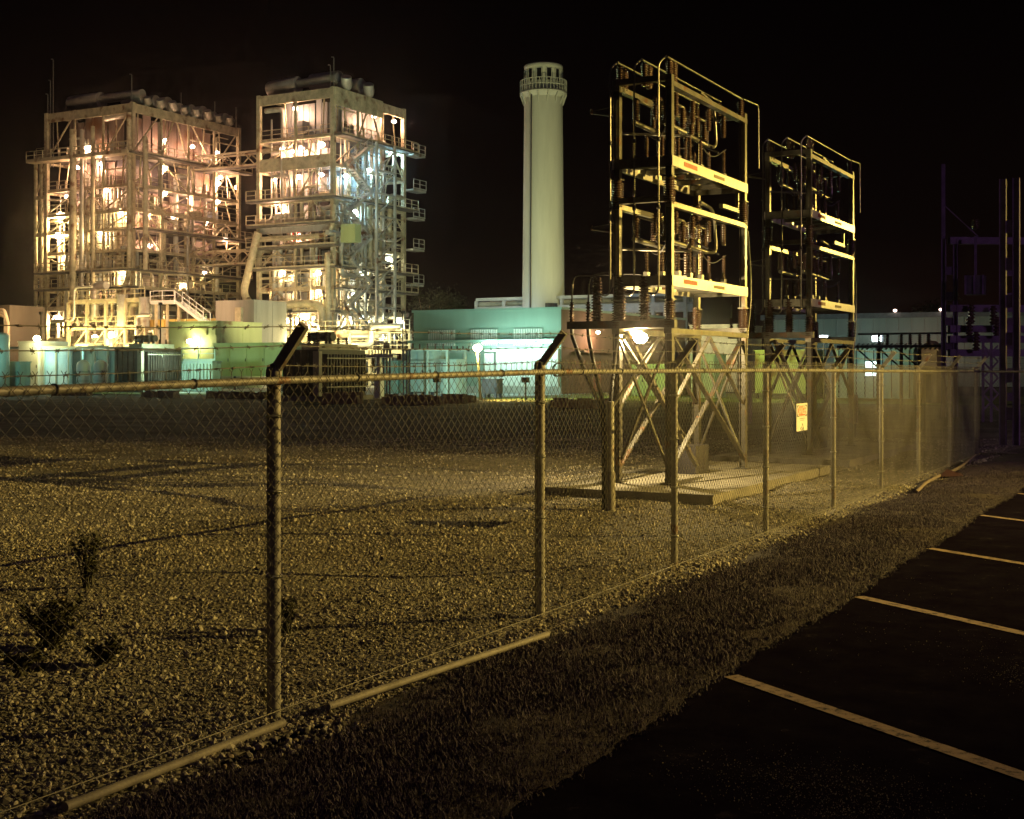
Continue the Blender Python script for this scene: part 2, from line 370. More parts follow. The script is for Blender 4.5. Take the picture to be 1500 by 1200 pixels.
def rock(seed, m):
    rs = random.Random(seed); bm = bmesh.new(); bmesh.ops.create_icosphere(bm, subdivisions=1, radius=1)
    sq = (rs.uniform(.7, 1.1), rs.uniform(.6, 1), rs.uniform(.5, .8))
    for v in bm.verts: v.co = Vector((v.co.x * sq[0], v.co.y * sq[1], v.co.z * sq[2])) * rs.uniform(.72, 1.15)
    me = bpy.data.meshes.new('stone'); bm.to_mesh(me); bm.free(); me.materials.append(m); return me
rock_ms = [mat('stone_pale', (.36, .33, .27), .8, 0, .3, 30), mat('stone_grey', (.22, .20, .165), .8, 0, .3, 30), mat('stone_buff', (.28, .23, .16), .8, 0, .3, 30), mat('stone_dark', (.10, .09, .075), .8, 0, .3, 30)]
rocks = [rock(i, rock_ms[(0, 1, 0, 2, 1, 3)[i]]) for i in range(6)]
P = []; S = []
def in_view(x, y, margin=1.0):
    z = -SA * x + CA * y; xc = CA * x + SA * y; return (z > 4.0) & (np.abs(xc) < z * .395 + margin)
def strew(x0, x1, y0, y1, dens, s0, s1, keep=None):
    n = int((x1 - x0) * (y1 - y0) * dens); x = rng.uniform(x0, x1, n); y = rng.uniform(y0, y1, n)
    k = in_view(x, y)
    if keep is not None: k &= keep(x, y)
    k &= rng.random(n) < .72 + .28 * np.sin(x * .9 + 1.7 * np.sin(y * .43)) * np.sin(y * .8 + np.sin(x * .6)) * 1.6
    x, y = x[k], y[k]; s = s0 + (s1 - s0) * rng.random(len(x)) ** 2.2
    z = np.array([nz(a, b) for a, b in zip(x, y)]) + s * .15
    P.append(np.stack([x, y, z], 1)); S.append(s)
dist = lambda x, y: -SA * x + CA * y
strew(-9, -4.1, 1, 11, 1500, .007, .023, lambda x, y: dist(x, y) < 9)
strew(-14, -4.1, 1, 18, 800, .009, .023, lambda x, y: (dist(x, y) >= 9) & (dist(x, y) < 14))
strew(-20, -4.1, 4, 28, 300, .011, .026, lambda x, y: (dist(x, y) >= 14) & (dist(x, y) < 22))
strew(-30, -4.1, 8, 40, 70, .014, .034, lambda x, y: (dist(x, y) >= 22) & (dist(x, y) < 34))
strew(-14, -4.1, 1, 22, 9, .026, .045, lambda x, y: dist(x, y) < 18)
# spill of stones outside the fence, thinning towards the grass
strew(-4.1, -3.0, 2, 30, 700, .010, .030, lambda x, y: rng.random(len(x)) < np.clip((-3.25 - x + .22 * np.sin(y * 1.9) + .12 * np.sin(y * 5.3)) / .55, 0, 1) ** 1.3)
strew(-3.4, -2.6, 3, 24, 14, .008, .02)
scatter('gravel_stones', np.concatenate(P), np.concatenate(S), rocks, 'loose pale gravel stones covering the fenced yard', 'gravel')
def tuft(seed, m, n=16, h=.019, spread=.055):
    rs = random.Random(seed); b = MB()
    for _ in range(n):
        a = rs.uniform(0, 6.28); r = rs.uniform(0, spread); p = Vector((r * math.cos(a), r * math.sin(a), 0))
        d = Vector((rs.uniform(-1, 1), rs.uniform(-1, 1), 0)).normalized(); hh = h * rs.uniform(.5, 1.3); ln = rs.uniform(.15, .8) * hh
        s = d.cross(Vector((0, 0, 1))) * .0021
        b.add([p - s, p + s, p + s * .7 + d * ln * .4 + Vector((0, 0, hh * .6)), p - s * .7 + d * ln * .4 + Vector((0, 0, hh * .6)), p + d * ln + Vector((0, 0, hh))], [(0, 1, 2, 3), (3, 2, 4)])
    return b.mesh('grass_tuft', m)
g_dry = mat('dry_grass', (.056, .036, .064), .7, 0, .3, 3); g_dead = mat('dead_grass', (.042, .026, .052), .7, 0, .3, 3); g_green = mat('dull_grass', (.03, .021, .04), .7, 0, .3, 3)
tufts = [tuft(1, g_dry), tuft(2, g_dead), tuft(3, g_green), tuft(4, g_dead, 16, .022), tuft(5, g_dry, 6, .038, .05)]
n = 110000; x = rng.uniform(-4.3, -2.45, n); y = rng.uniform(2.0, 26, n); ex = np.array([edge_x(b) for b in y])
k = in_view(x, y) & (x < ex + .03) & (rng.random(n) < np.clip((x + 4.05 + .15 * np.sin(y * 1.9 + .5)) / .5, .05, 1)) & ((y < 16) | (rng.random(n) < .6))
x, y, ex = x[k], y[k], ex[k]; u = (x + 4.05) / (ex + .05 + 4.05)
z = .01 + .05 * np.sin(np.clip(u, 0, 1) * np.pi)
scatter('verge_grass', np.stack([x, y, z], 1), .5 + .7 * rng.random(len(x)), tufts, 'short dry grass on the strip beside the parking lot', 'grass')
# crumbs of broken surface and pale stains on the asphalt
P = []; S = []
for cx, cy, sx, sy, nn in ((-1.55, 5.7, .55, .35, 1500), (-1.2, 5.3, .4, .25, 900), (-.9, 8.3, .3, .35, 700), (-1.2, 8.9, .5, .7, 300), (-.75, 11.6, .45, .3, 800), (-.6, 12.3, .6, .8, 300), (-.8, 15.4, .6, .5, 500), (-2.2, 9.5, .25, 2.5, 120)):
    q = rng.normal(0, 1, (nn, 2)) * (sx, sy) * .6 + (cx, cy); q = q[q[:, 0] > -2.5]
    P.append(np.column_stack([q, np.full(len(q), .014)])); S.append(.0016 + .0034 * rng.random(len(q)) ** 3)
scatter('asphalt_crumb_stones', np.concatenate(P), np.concatenate(S), [rocks[1], rocks[3]], 'scattered stone crumbs on the dark asphalt', 'gravel')

# ------------------------------------------------------------------ chain link fence
POSTS = [2.4, 5.46, 8.55, 11.27, 14.05, 16.96, 19.73, 22.5, 25.4, 28.5]; FX = -4.4
RH = [1.76, 1.81, 1.845, 1.845, 1.845, 1.835, 1.82, 1.81, 1.80, 1.79]
def fabric_mesh(L, h):
    w = .072; b_v = []; b_f = []; r = .0022; nseg = int(h / (w / 2)); nw = int(L / (w / 2))
    offs = [(r, 0), (0, r), (-r, 0), (0, -r)]
    for i in range(nw):
        base = len(b_v); flip = i % 2
        for s in range(nseg + 1):
            side = (s + flip) % 2; xx = (i + side) * w / 2 + (r * .8 if side == 0 else -r * .8) * -1; zz = s * w / 2; dy = r * (1 if (side == 0) else -1)
            for a, c in offs: b_v.append((dy + c * 1.0, xx + a, zz))
        if flip == nseg % 2:
            pass
        for s in range(nseg):
            for k in range(4): b_f.append((base + s * 4 + k, base + s * 4 + (k + 1) % 4, base + s * 4 + 4 + (k + 1) % 4, base + s * 4 + 4 + k))
        # twisted tip above the rail
        if (nseg + flip) % 2 == 1:
            xx = (i + 1) * w / 2; bb = len(b_v); zt = nseg * w / 2
            for (ox, oz, oy) in ((0, 0, 0), (.001, .028, .002), (-.009, .05, -.004), (0, .026, 0), (.010, .048, .005)):
                for a, c in offs: b_v.append((oy + c, xx + ox + a, zt + oz))
            for s0, s1 in ((0, 1), (1, 2), (3, 4)):
                for k in range(4): b_f.append((bb + s0 * 4 + k, bb + s0 * 4 + (k + 1) % 4, bb + s1 * 4 + (k + 1) % 4, bb + s1 * 4 + k))
    me = bpy.data.meshes.new('mesh_fabric'); me.from_pydata(b_v, [], b_f); me.materials.append(galv_wire)
    me.polygons.foreach_set('use_smooth', [True] * len(b_f)); return me
fab = fabric_mesh(2.88, 1.84)
fence = thing('chain_link_fence', 'long chain link fence with barbed wire running from the foreground into the distance', 'fence', (FX, 0, 0))
def fence_post(par, x, y, h, lean=(0.2, 0), arm=True, r=.036):
    po = cyl(par, 'post', (x, y, -.1), (x, y, h + .03), r, galv_rail, 14)
    b = MB(); b.lathe([(r * 1.02, -.05), (r * 1.15, -.045), (r * 1.15, 0), (r * .9, .03), (0, .045)], 14, (x, y, h + .03)); b.build('post_cap', galv_rail, par)
    if arm:
        b = MB(); b.bar((x, y, h + .02), (x + lean[0], y + lean[1], h + .27), .03, .055); b.build('barbed_wire_arm', galv_rail, par)
rs = random.Random(3)
for i, yp in enumerate(POSTS):
    fence_post(fence, FX, yp, RH[i], r=.038 if i in (1, 2, 9) else .032)
    for zz in (.3, .75, 1.2, 1.6): cyl(fence, 'tie_band', (FX, yp, zz - .009), (FX, yp, zz + .009), .043, galv, 12)
    if i + 1 < len(POSTS):
        ya, yb = yp, POSTS[i + 1]; L = yb - ya; xr = FX + .052
        cyl(fence, 'top_rail', (xr, ya, RH[i] - .02), (xr, yb, RH[i + 1] - .02), .0205, galv_rail, 12)
        o = put('mesh_fabric', fab, fence); o['kind'] = 'stuff'
        sl = (RH[i + 1] - RH[i]) / L; hs = (RH[i] - .03) / 1.80
        o.matrix_basis = Matrix(((1, 0, 0, .08), (0, L / 2.88, 0, ya), (0, sl, hs, .02), (0, 0, 0, 1)))
        cyl(fence, 'bottom_wire', (FX + .085, ya, .06), (FX + .085, yb, .06), .003, galv_wire, 6)
        for t in (.22, .5, .78):
            yt, zt = ya + L * t, RH[i] - .02 + sl * L * t; cyl(fence, 'tie_wire', (xr, yt - .004, zt), (xr, yt + .004, zt), .027, galv_wire, 10)
def barbed(par, pts, name='barbed_wire'):
    b = MB(); rr = random.Random(len(pts) + int(pts[0][2] * 1000))
    for a, c in zip(pts, pts[1:]):
        a, c = Vector(a), Vector(c); L = (c - a).length; k = 8
        q = [a.lerp(c, t / k) + Vector((0, 0, -.02 * 4 * (t / k) * (1 - t / k))) for t in range(k + 1)]
        b.tube(q, .0026, 5, False)
        m_ = int(L / .125)
        for j in range(m_):
            t = (j + rr.uniform(.2, .8)) / m_; p = a.lerp(c, t) + Vector((0, 0, -.08 * t * (1 - t)))
            for _ in range(2):
                d = Vector((rr.uniform(-1, 1), rr.uniform(-1, 1), rr.uniform(-1, 1))).normalized() * .016
                b.tube([p - d, p + d], .0019, 4, False)
            b.tube([p - Vector((0, .009, 0)), p + Vector((0, .009, 0))], .0052, 5, False)
    return b.build(name, galv_wire, par)
for f in (.12, .55, .96):
    barbed(fence, [(FX + .2 * f, yp, RH[i] + .03 + .245 * f) for i, yp in enumerate(POSTS)])
b = MB(); 
for k in range(3):
    b.tube([(FX + .06 + .012 * math.sin(t + k), 8.72 + .075 * math.cos(t) + .01 * k, 1.84 + .05 * math.sin(t)) for t in np.linspace(0, 6.28, 15)], .004, 5, False)
b.build('wire_coil', black_rubber, fence)
xfence = thing('cross_fence', 'dark chain link fence turning off behind the lot at the far right', 'fence', (FX, 28.5, 0))
for j in range(5):
    x0 = FX + j * 2.9
    fence_post(xfence, x0 + 2.9, 28.5, 1.79, (0, -.2), r=.032)
    cyl(xfence, 'top_rail', (x0, 28.45, 1.77), (x0 + 2.9, 28.45, 1.77), .023, galv_rail, 10)
    o = put('mesh_fabric', fab, xfence); o['kind'] = 'stuff'
    o.matrix_basis = Matrix(((0, 1.0, 0, x0 - FX + .01), (1, 0, 0, -.09), (0, 0, .965, .02), (0, 0, 0, 1)))
for f in (.12, .55, .96): barbed(xfence, [(FX + j * 2.9, 28.5 - .2 * f, 1.82 + .245 * f) for j in range(6)])

# danger sign wired to the fence
Ys, Zs = at_x(1174.5, FX + .115); sx = FX + .115
sign = thing('warning_sign', 'white danger sign with red oval wired to the chain link fence', 'sign', (sx, Ys, H(631, Zs)))
zb, zt = H(631, Zs), H(591, Zs); hw = .225
b = MB(); b.box(sx - .002, sx + .002, Ys - hw, Ys + hw, zb, zt); b.build('sign_panel', sign_white, sign)
zm = zb + (zt - zb) * .52
def yz_poly(name, pts, x, m):
    me = bpy.data.meshes.new(name); me.from_pydata([(x, a, c) for a, c in pts], [], [tuple(range(len(pts)))]); me.materials.append(m); return put(name, me, sign)
yz_poly('black_header', [(Ys - hw * .9, zm), (Ys + hw * .9, zm), (Ys + hw * .9, zt - .02), (Ys - hw * .9, zt - .02)], sx + .0026, sign_black)
zc = (zm + zt - .02) / 2; rz = (zt - .02 - zm) / 2
def sup(a, b_, n=28, e=.55): return [(Ys + a * math.copysign(abs(math.cos(t)) ** e, math.cos(t)), zc + b_ * math.copysign(abs(math.sin(t)) ** e, math.sin(t))) for t in np.linspace(0, 6.28318, n, endpoint=False)]
yz_poly('white_oval', sup(hw * .88, rz * .97), sx + .0032, sign_white)
yz_poly('red_oval', sup(hw * .80, rz * .86), sx + .0038, sign_red)
tc = bpy.data.curves.new('sign_lettering', 'FONT'); tc.body = 'DANGER'; tc.align_x = 'CENTER'; tc.align_y = 'CENTER'; tc.size = .105; tc.offset = .0022; tc.materials.append(sign_white)
_to = bpy.data.objects.new('tmp', tc); COL.objects.link(_to); bpy.context.view_layer.update(); tme = bpy.data.meshes.new_from_object(_to.evaluated_get(bpy.context.evaluated_depsgraph_get())); bpy.data.objects.remove(_to)
tob = put('sign_lettering', tme, sign, Matrix.Translation((sx + .0046, Ys, zc)) @ Matrix.Rotation(R(90), 4, 'Z') @ Matrix.Rotation(R(90), 4, 'X') @ Matrix.Diagonal((.9, 1.25, 1, 1)))
rs = random.Random(5); b = MB()
for a, c, w_, h_ in [(-.10, .02, .05, .006), (-.03, .02, .07, .006), (.06, .02, .06, .006), (-.07, .042, .12, .005), (.055, .042, .04, .005)]:
    b.box(sx + .0024, sx + .0032, Ys + a, Ys + a + w_, zm - c - h_, zm - c)
for p, q in [((.0, -.08), (.03, -.105)), ((.03, -.105), (-.02, -.12)), ((-.02, -.12), (.02, -.15)), ((.02, -.15), (-.035, -.175)), ((.05, -.12), (.065, -.17)), ((-.06, -.13), (-.045, -.16)), ((-.07, -.19), (.07, -.185))]:
    b.bar((sx + .003, Ys + p[0], zm + p[1]), (sx + .003, Ys + q[0], zm + q[1]), .009, .001)
b.build('small_print', sign_black, sign)

# rails lying on the ground below the fence, loose hose further on
def on_ground(px, py): 
    Z = FPX * EYE / (py - HOR); return (*W(px, Z), Z)
p, q = on_ground(95, 1200), on_ground(415, 1073)
tag(cyl(None, 'ground_pipe', (p[0], p[1], .05), (q[0], q[1], .05), .021, mat('dull_pipe', (.20, .18, .155), .7, 0, .35, 8, .1), 12), 'thin metal pipe lying on the gravel in the bottom left corner', 'pipe')
p, q = on_ground(480, 1049), on_ground(802, 940)
tag(cyl(None, 'ground_pipe', (p[0], p[1], .05), (q[0], q[1], .05), .021, mat('dull_pipe', (.20, .18, .155), .7, 0, .35, 8, .1), 12), 'thin metal pipe lying on grass between the two nearest fence posts', 'pipe')
pts = [(*on_ground(a, c)[:2], .06) for a, c in ((1342, 727), (1356, 713), (1372, 704), (1392, 697), (1408, 688), (1428, 671))]
b = MB(); b.tube(bend(pts, .4), .028, 8); tag(b.build('hose', mat('pale_hose', (.12, .09, .075), .7)), 'pale hose lying along the far end of the fence', 'hose')
p = on_ground(1393, 703); b = MB(); b.add([(p[0] - .18, p[1] - .1, .05), (p[0] + .2, p[1], .07), (p[0] + .12, p[1] + .25, .09), (p[0] - .1, p[1] + .2, .16)], [(0, 1, 2, 3), (0, 3, 2), (0, 1, 3)]); tag(b.build('cloth_scrap', mat('dark_rag', (.035, .006, .008), .9)), 'crumpled dark red rag beside the pale hose', 'rag')

# weeds growing inside the fence
weed_m = mat('weed_leaf', (.035, .032, .012), .7, 0, .3, 9)
def weed(px, py, h, spread, nst, seed, label):
    x, y, Z = on_ground(px, py); rr = random.Random(seed); t = thing('weed', label, 'plant', (x, y, 0), 'weeds on the gravel')
    st = MB(); lf = MB()
    for _ in range(nst):
        a = rr.uniform(0, 6.28); top = Vector((x + spread * math.cos(a) * rr.uniform(.2, 1), y + spread * math.sin(a) * rr.uniform(.2, 1), h * rr.uniform(.5, 1)))
        base = Vector((x + rr.uniform(-.03, .03), y + rr.uniform(-.03, .03), 0)); mid = base.lerp(top, .5) + Vector((0, 0, h * .12))
        st.tube([base, mid, top], [.008, .006, .003], 5, False)
        for k in range(34):
            u = rr.uniform(.2, 1); p = base.lerp(mid, u * 2) if u < .5 else mid.lerp(top, u * 2 - 1)
            d = Vector((rr.uniform(-1, 1), rr.uniform(-1, 1), rr.uniform(-.2, .9))).normalized(); L = rr.uniform(.025, .06); s = d.cross(Vector((rr.uniform(-1, 1), rr.uniform(-1, 1), 1))).normalized() * L * .28
            lf.add([p, p + d * L * .5 + s, p + d * L, p + d * L * .5 - s], [(0, 1, 2, 3)])
    st.build('stem', weed_m, t); lf.build('leaves', weed_m, t)
weed(75, 955, .36, .26, 34, 1, 'densest dark weed low on the gravel at the left edge')
weed(150, 972, .16, .17, 14, 2, 'small dark weed just right of the densest weed')
weed(128, 862, .50, .17, 13, 3, 'tall sparse weed above the densest one at the left')
weed(418, 928, .24, .14, 7, 4, 'small weed growing beside the nearest fence post')
weed(30, 990, .16, .2, 7, 5, 'low weed at the very left edge of the gravel')

# ------------------------------------------------------------------ key street lamp out of the frame, right of the lot
LX, LY, LZ = 17.5, 26.5, 8.8
sl_ = thing('street_lamp', 'tall sodium street lamp on the far side of the parking lot', 'lamp', (LX + .9, LY, 0))
b = MB(); b.tube([(LX + .9, LY, -1.5), (LX + .9, LY, LZ - .2)], [.09, .055], 12); b.build('pole', galv, sl_)
pipe(sl_, 'arm', [(LX + .9, LY, LZ - .4), (LX + .8, LY, LZ + .25), (LX - .1, LY, LZ + .22)], .03, galv)
box(sl_, 'lamp_head', LX - .35, LX + .25, LY - .15, LY + .15, LZ + .12, LZ + .26, galv)
box(sl_, 'lens', LX - .3, LX + .1, LY - .12, LY + .12, LZ + .09, LZ + .117, lens_hot)
spot(sl_, (LX - .1, LY, LZ + .03), (-9.5, 13.4, 1.3), SODIUM, 74000, 52, 1.0, .05)
light(sl_, (LX - .05, LY, LZ - .02), (.85, .40, .92), 2800, .15)  # purple omni fill added to tint the lot, verge and gantry

fl = copy_tree(sl_); fl['label'] = 'second sodium street lamp farther up the road, beyond the lot'; fl.location = (6.4, 60, -1.1)
for ch in list(fl.children):
    if ch.type == 'LIGHT': bpy.data.objects.remove(ch)
spot(fl, (5.3, 60, 7.8), (-7.6, 22.5, 4.8), SODIUM, 36000, 20, 1.0, .12)

# ------------------------------------------------------------------ capacitor banks behind the fence
BX, BY = -7.1, 18.0
def bank(x, y, label):
    t = thing('capacitor_bank', label, 'capacitor bank', (x, y, 0), 'capacitor banks')
    xl, yr = x - .84, y + 3.4
    corners = [(x, y), (xl, y), (x, yr), (xl, yr)]
    # support frame
    for cx, cy in corners: bar(t, 'leg', (cx, cy, .13), (cx, cy, 2.36), .11, .11, brace_steel, 'hbeam')
    for cx, cy in corners: box(t, 'foot_plate', cx - .11, cx + .11, cy - .11, cy + .11, .122, .145, brace_steel)
    for cx in (x, xl):
        box(t, 'base_beam', cx - .06, cx + .06, y - .08, yr + .08, 2.36, 2.44, rack_steel)
        bar(t, 'brace', (cx + .03, y + .05, 2.3), (cx + .03, yr - .05, .3), .075, .03, brace_steel)
        bar(t, 'brace', (cx - .03, yr - .05, 2.3), (cx - .03, y + .05, .3), .075, .03, brace_steel)
        bar(t, 'brace', (cx, y + 1.7, 2.34), (cx, y + .06, 1.25), .06, .03, brace_steel)
        bar(t, 'brace', (cx, y + 1.7, 2.34), (cx, yr - .06, 1.25), .06, .03, brace_steel)
    for cy in (y, yr):
        bar(t, 'brace', (x - .05, cy + .03, 2.25), (xl + .05, cy + .03, .45), .065, .03, brace_steel)
        bar(t, 'brace', (xl + .05, cy - .03, 2.25), (x - .05, cy - .03, .45), .065, .03, brace_steel)
    bar(t, 'brace', (xl + .1, y + .1, 2.4), (x - .1, y + 1.4, .3), .09, .04, brace_steel)
    box(t, 'base_beam', x - 1.66, x + .1, y - .07, y + .05, 2.442, 2.56, brace_steel)
    box(t, 'base_beam', xl - .08, x + .08, yr - .06, yr + .06, 2.442, 2.53, brace_steel)
    # outrigger carrying the three large bushings
    for k, bx_ in enumerate((x - 1.18, x - .79, x - .40)):
        insulator(t, bx_, y - .01, 2.56, 3.22, .092, porcelain, 'bushing', 13, .62)
        b = MB(); b.tube(bend([(bx_ + .03, y - .03, 2.98), (bx_ + .2, y - .1, 2.93), (bx_ + .27, y - .12, 3.0), (bx_ + .27, y - .12, 6.36), (bx_ + .36, y - .02, 6.47)], .12), .0145, 8); b.build('riser_tube', bus_tube, t)
        cyl(t, 'tube_clamp', (bx_ + .27, y - .12, 5.2), (bx_ + .27, y - .12, 5.26), .03, dark_steel, 8)
        cyl(t, 'tube_clamp', (bx_ + .27, y - .12, 4.2), (bx_ + .27, y - .12, 4.26), .03, dark_steel, 8)
        tx = x - 1.62 + .28 * k + (.22 if k == 2 else 0)
        insulator(t, tx, y + .02, 2.56, 2.86, .042, porcelain, 'cable_termination', 6)
        cyl(t, 'termination_pin', (tx, y + .02, 2.86), (tx + .01, y + .02, 3.14), .014, bus_tube, 8)
        b = MB(); b.tube(bend([(tx + .01, y + .02, 3.12), (tx + .06, y + .01, 3.27), (bx_ - .05, y, 3.25), (bx_, y, 3.2)], .08), .008, 6); b.build('jumper', dark_steel, t)
        # top bus runs on post insulators
        tx = x - .82 + .40 * k
        for cy in (y + .05, y + .22, yr - .08): insulator(t, tx, cy, 6.07, 6.42, .062, porcelain, 'insulator', 9)
        cyl(t, 'bus_tube', (tx, y - .05, 6.45), (tx, yr + .05, 6.45), .014, bus_tube, 8)
    # two racks, one on top of the other
    for lv, (z0, zs, z1) in enumerate(((2.86, 3.07, 4.24), (4.68, 4.84, 6.03))):
        for cx, cy in corners:
            insulator(t, cx, cy, z0 - .40, z0, .095, porcelain, 'post_insulator', 10, .6)
            bar(t, 'column', (cx, cy, z0), (cx, cy, z1), .10, .10, rack_steel, 'hbeam')
            box(t, 'foot_plate', cx - .075, cx + .075, cy - .075, cy + .075, z0, z0 + .018, rack_steel)
        for cx in (x, xl):
            box(t, 'top_beam', cx - .05, cx + .055, y - .06, yr + .06, z1, z1 + .075, rack_steel)
            s = .053 if cx == x else -.053
            box(t, 'shelf_beam', cx + s - .012, cx + s + .012, y - .055, yr + .055, zs, zs + .155, rack_plate)
        for cy in (y, yr):
            box(t, 'top_beam', xl - .05, x + .05, cy - .055, cy + .055, z1 + .078, z1 + .165, rack_steel)
            box(t, 'shelf_beam', xl - .03, x + .03, cy - .062, cy - .045, zs, zs + .15, rack_steel)
        for j in range(5): box(t, 'shelf_bar', xl + .05, x - .05, y + .35 + j * .65, y + .47 + j * .65, zs + .05, zs + .12, rack_steel)
        # name plates on the shelf edge
        box(t, 'name_plate', x + .066, x + .071, y + .42, y + .98, zs + .05, zs + .115, mat('plate_rust', (.34, .10, .05), .6, 0, .3, 12))
        box(t, 'name_plate', x + .066, x + .071, y + 1.75, y + 2.25, zs + .05, zs + .10, mat('plate_brown', (.17, .11, .06), .6, 0, .3, 12))
        # capacitor cans with bushings
        for j, yy in enumerate((.75, 1.25, 1.75, 2.85)):
            for xx in (-.16, -.42, -.68):
                box(t, 'capacitor_can', x + xx - .035, x + xx + .035, y + yy - .05, y + yy + .05, zs + .13, zs + .27, grey_porcelain if (j + int(xx * 50)) % 3 else rack_steel)
                insulator(t, x + xx, y + yy, zs + .27, zs + .66, .036, porcelain, 'can_bushing', 8)
        zz = zs + .72
        for xx, ya, yb in ((-.2, .25, 1.15), (-.62, .1, 1.6), (-.3, 1.6, 2.4)):
            cyl(t, 'fuse_tube', (x + xx, y + ya, zz), (x + xx, y + yb, zz - .03), .038, bus_tube, 10)
            insulator(t, x + xx, y + ya + .1, zz + .02, zz + .34, .062, porcelain, 'insulator', 8)
            insulator(t, x + xx, y + yb - .1, zz + .02, zz + .34, .062, porcelain, 'insulator', 8)
            cyl(t, 'bus_tube', (x + xx, y + ya + .15, zz + .36), (x + xx, y + yb - .05, zz + .35), .022, bus_tube, 8)
        cyl(t, 'bus_tube', (xl - .05, y + .3, zz - .12), (x + .02, y + .8, zz - .15), .02, bus_tube, 8)
        for j in range(4):
            for xx in (-.08, -.45, -.78): insulator(t, x + xx, y + .45 + j * .72 + .1 * (xx < -.3), z1 - .36, z1 - .01, .05, porcelain, 'hanging_insulator', 8)
        for j, (xa, xb) in enumerate(((-.1, -.7), (-.75, -.15), (-.45, -.1))):
            b = MB(); b.tube(bend([(x + xa, y + .3 + j, z1 - .36), (x + (xa + xb) / 2, y + .55 + j, zz - .25), (x + xb, y + .8 + j, zs + .66)], .3), .009, 5); b.build('jumper', dark_steel, t)
        pipe(t, 'bus_bend', [(x - .3, y + 2.1, z1 + .32), (x - .3, y + 2.75, z1 + .26), (x - .3, y + 2.9, zz), (x - .3, y + 2.2, zz - .04)], .028, bus_tube, .2)
        bar(t, 'side_arm', (xl, y + .1, zz + .10), (xl - .42, y - .02, zz + .18), .03, .03, rack_steel)
        bar(t, 'side_arm', (xl, y + .1, zz + .28), (xl - .42, y - .02, zz + .20), .012, .012, rack_steel)
        insulator(t, xl - .42, y - .02, zz + .16, zz + .24, .03, porcelain, 'arm_insulator', 2)
    for j in range(6):
        yy = y + .35 + j * .54
        for zz in (3.78, 5.50): cyl(t, 'switch_blade', (x - .12 - .1 * (j % 3), yy, zz), (x - .4 - .1 * (j % 3), yy + .18, zz + .14), .016, dark_steel, 6); insulator(t, x - .3 - .12 * (j % 3), yy, zz + .16, zz + .44, .05, porcelain, 'hanging_insulator', 7)
    # link frame towards the back and earth lead
    for zz in (4.62, 4.98): box(t, 'link_beam', x - .45, x - .38, yr + .06, yr + .95, zz, zz + .07, rack_steel)
    box(t, 'link_post', x - .445, x - .385, yr + .88, yr + .94, 4.692, 4.978, rack_steel)
    pipe(t, 'drop_tube', [(x, yr + .02, 6.45), (x - .05, yr + 1.0, 6.52), (x - .05, yr + 1.02, 5.4)], .013, bus_tube, .08)
    pipe(t, 'earth_lead', [(x + .05, yr + .1, 4.2), (x + .02, yr + .35, 3.5), (x + .02, yr + .35, 2.95), (x + .06, yr + .05, 2.4), (x + .05, yr, 1.9)], .014, bus_tube, .15)
    insulator(t, x - .5, y + 2.4, 2.45, 2.85, .05, porcelain, 'surge_arrester', 8)
    box(t, 'control_box', x - .62, x - .30, y + 1.9, y + 2.5, .125, .58, dark_steel)
    return t
bank(BX, BY, 'nearer tall steel capacitor bank on two racks above its concrete pad')
bank(BX, BY + 7.5, 'farther capacitor bank standing behind the danger sign')
for y0, y1, lb in ((16.8, 22.9, 'concrete pad under the nearer capacitor bank'), (24.3, 30.4, 'concrete pad under the farther capacitor bank')):
    b = MB(); v0 = len(b.v); b.box(BX - 1.6, BX + 1.1, y0, y1, -.1, .12); tag(b.build('concrete_pad', concrete), lb, 'pad', 'concrete pads')

# cable riser post with forked cables
px_, py_ = -6.89, 15.25
t = thing('cable_riser_post', 'short pipe post with three black cables forking up to the bank', 'post', (px_, py_, 0))
cyl(t, 'post', (px_ + .06, py_, -.1), (px_ + .06, py_, 1.42), .05, galv_rail, 14); cyl(t, 'post_collar', (px_ + .06, py_, -.05), (px_ + .06, py_, .52), .064, concrete, 14)
for k, (ex_, ey_) in enumerate(((-8.72, 18.02), (-8.44, 18.02), (-7.95, 18.02))):
    b = MB(); b.tube(bend([(px_ - .06 + .04 * k, py_ + .06, 0), (px_ - .06 + .04 * k, py_ + .06, 1.25), (px_ + (ex_ - px_) * .55, py_ + (ey_ - py_) * .55, 1.75), (ex_, ey_, 2.35), (ex_, ey_, 2.56)], .5), .03, 8); b.build('cable', black_rubber, t)
b = MB(); b.tube([(px_ + .02, py_ + .08, 1.3), (-7.3, 17.9, 2.2)], .022, 8); b.build('cable', black_rubber, t)

# floodlight slung under the nearer bank
fx, fy = W(938, 20.3); fz = H(495, 20.3)
t = thing('floodlight', 'brightest floodlight under the nearer capacitor bank', 'floodlight', (fx, fy, fz))
bulb(t, (fx, fy, fz), .12, lens_hot); cyl(t, 'bracket', (fx, fy, fz + .05), (fx, fy, 2.41), .012, dark_steel, 8)
b = MB(); b.lathe([(.02, .17), (.06, .165), (.10, .13), (.105, .12)], 12, (fx, fy, fz + .02)); b.build('reflector', galv, t)
light(t, (fx + .10, fy - .24, fz - .04), (1, .76, .34), 760, .05)

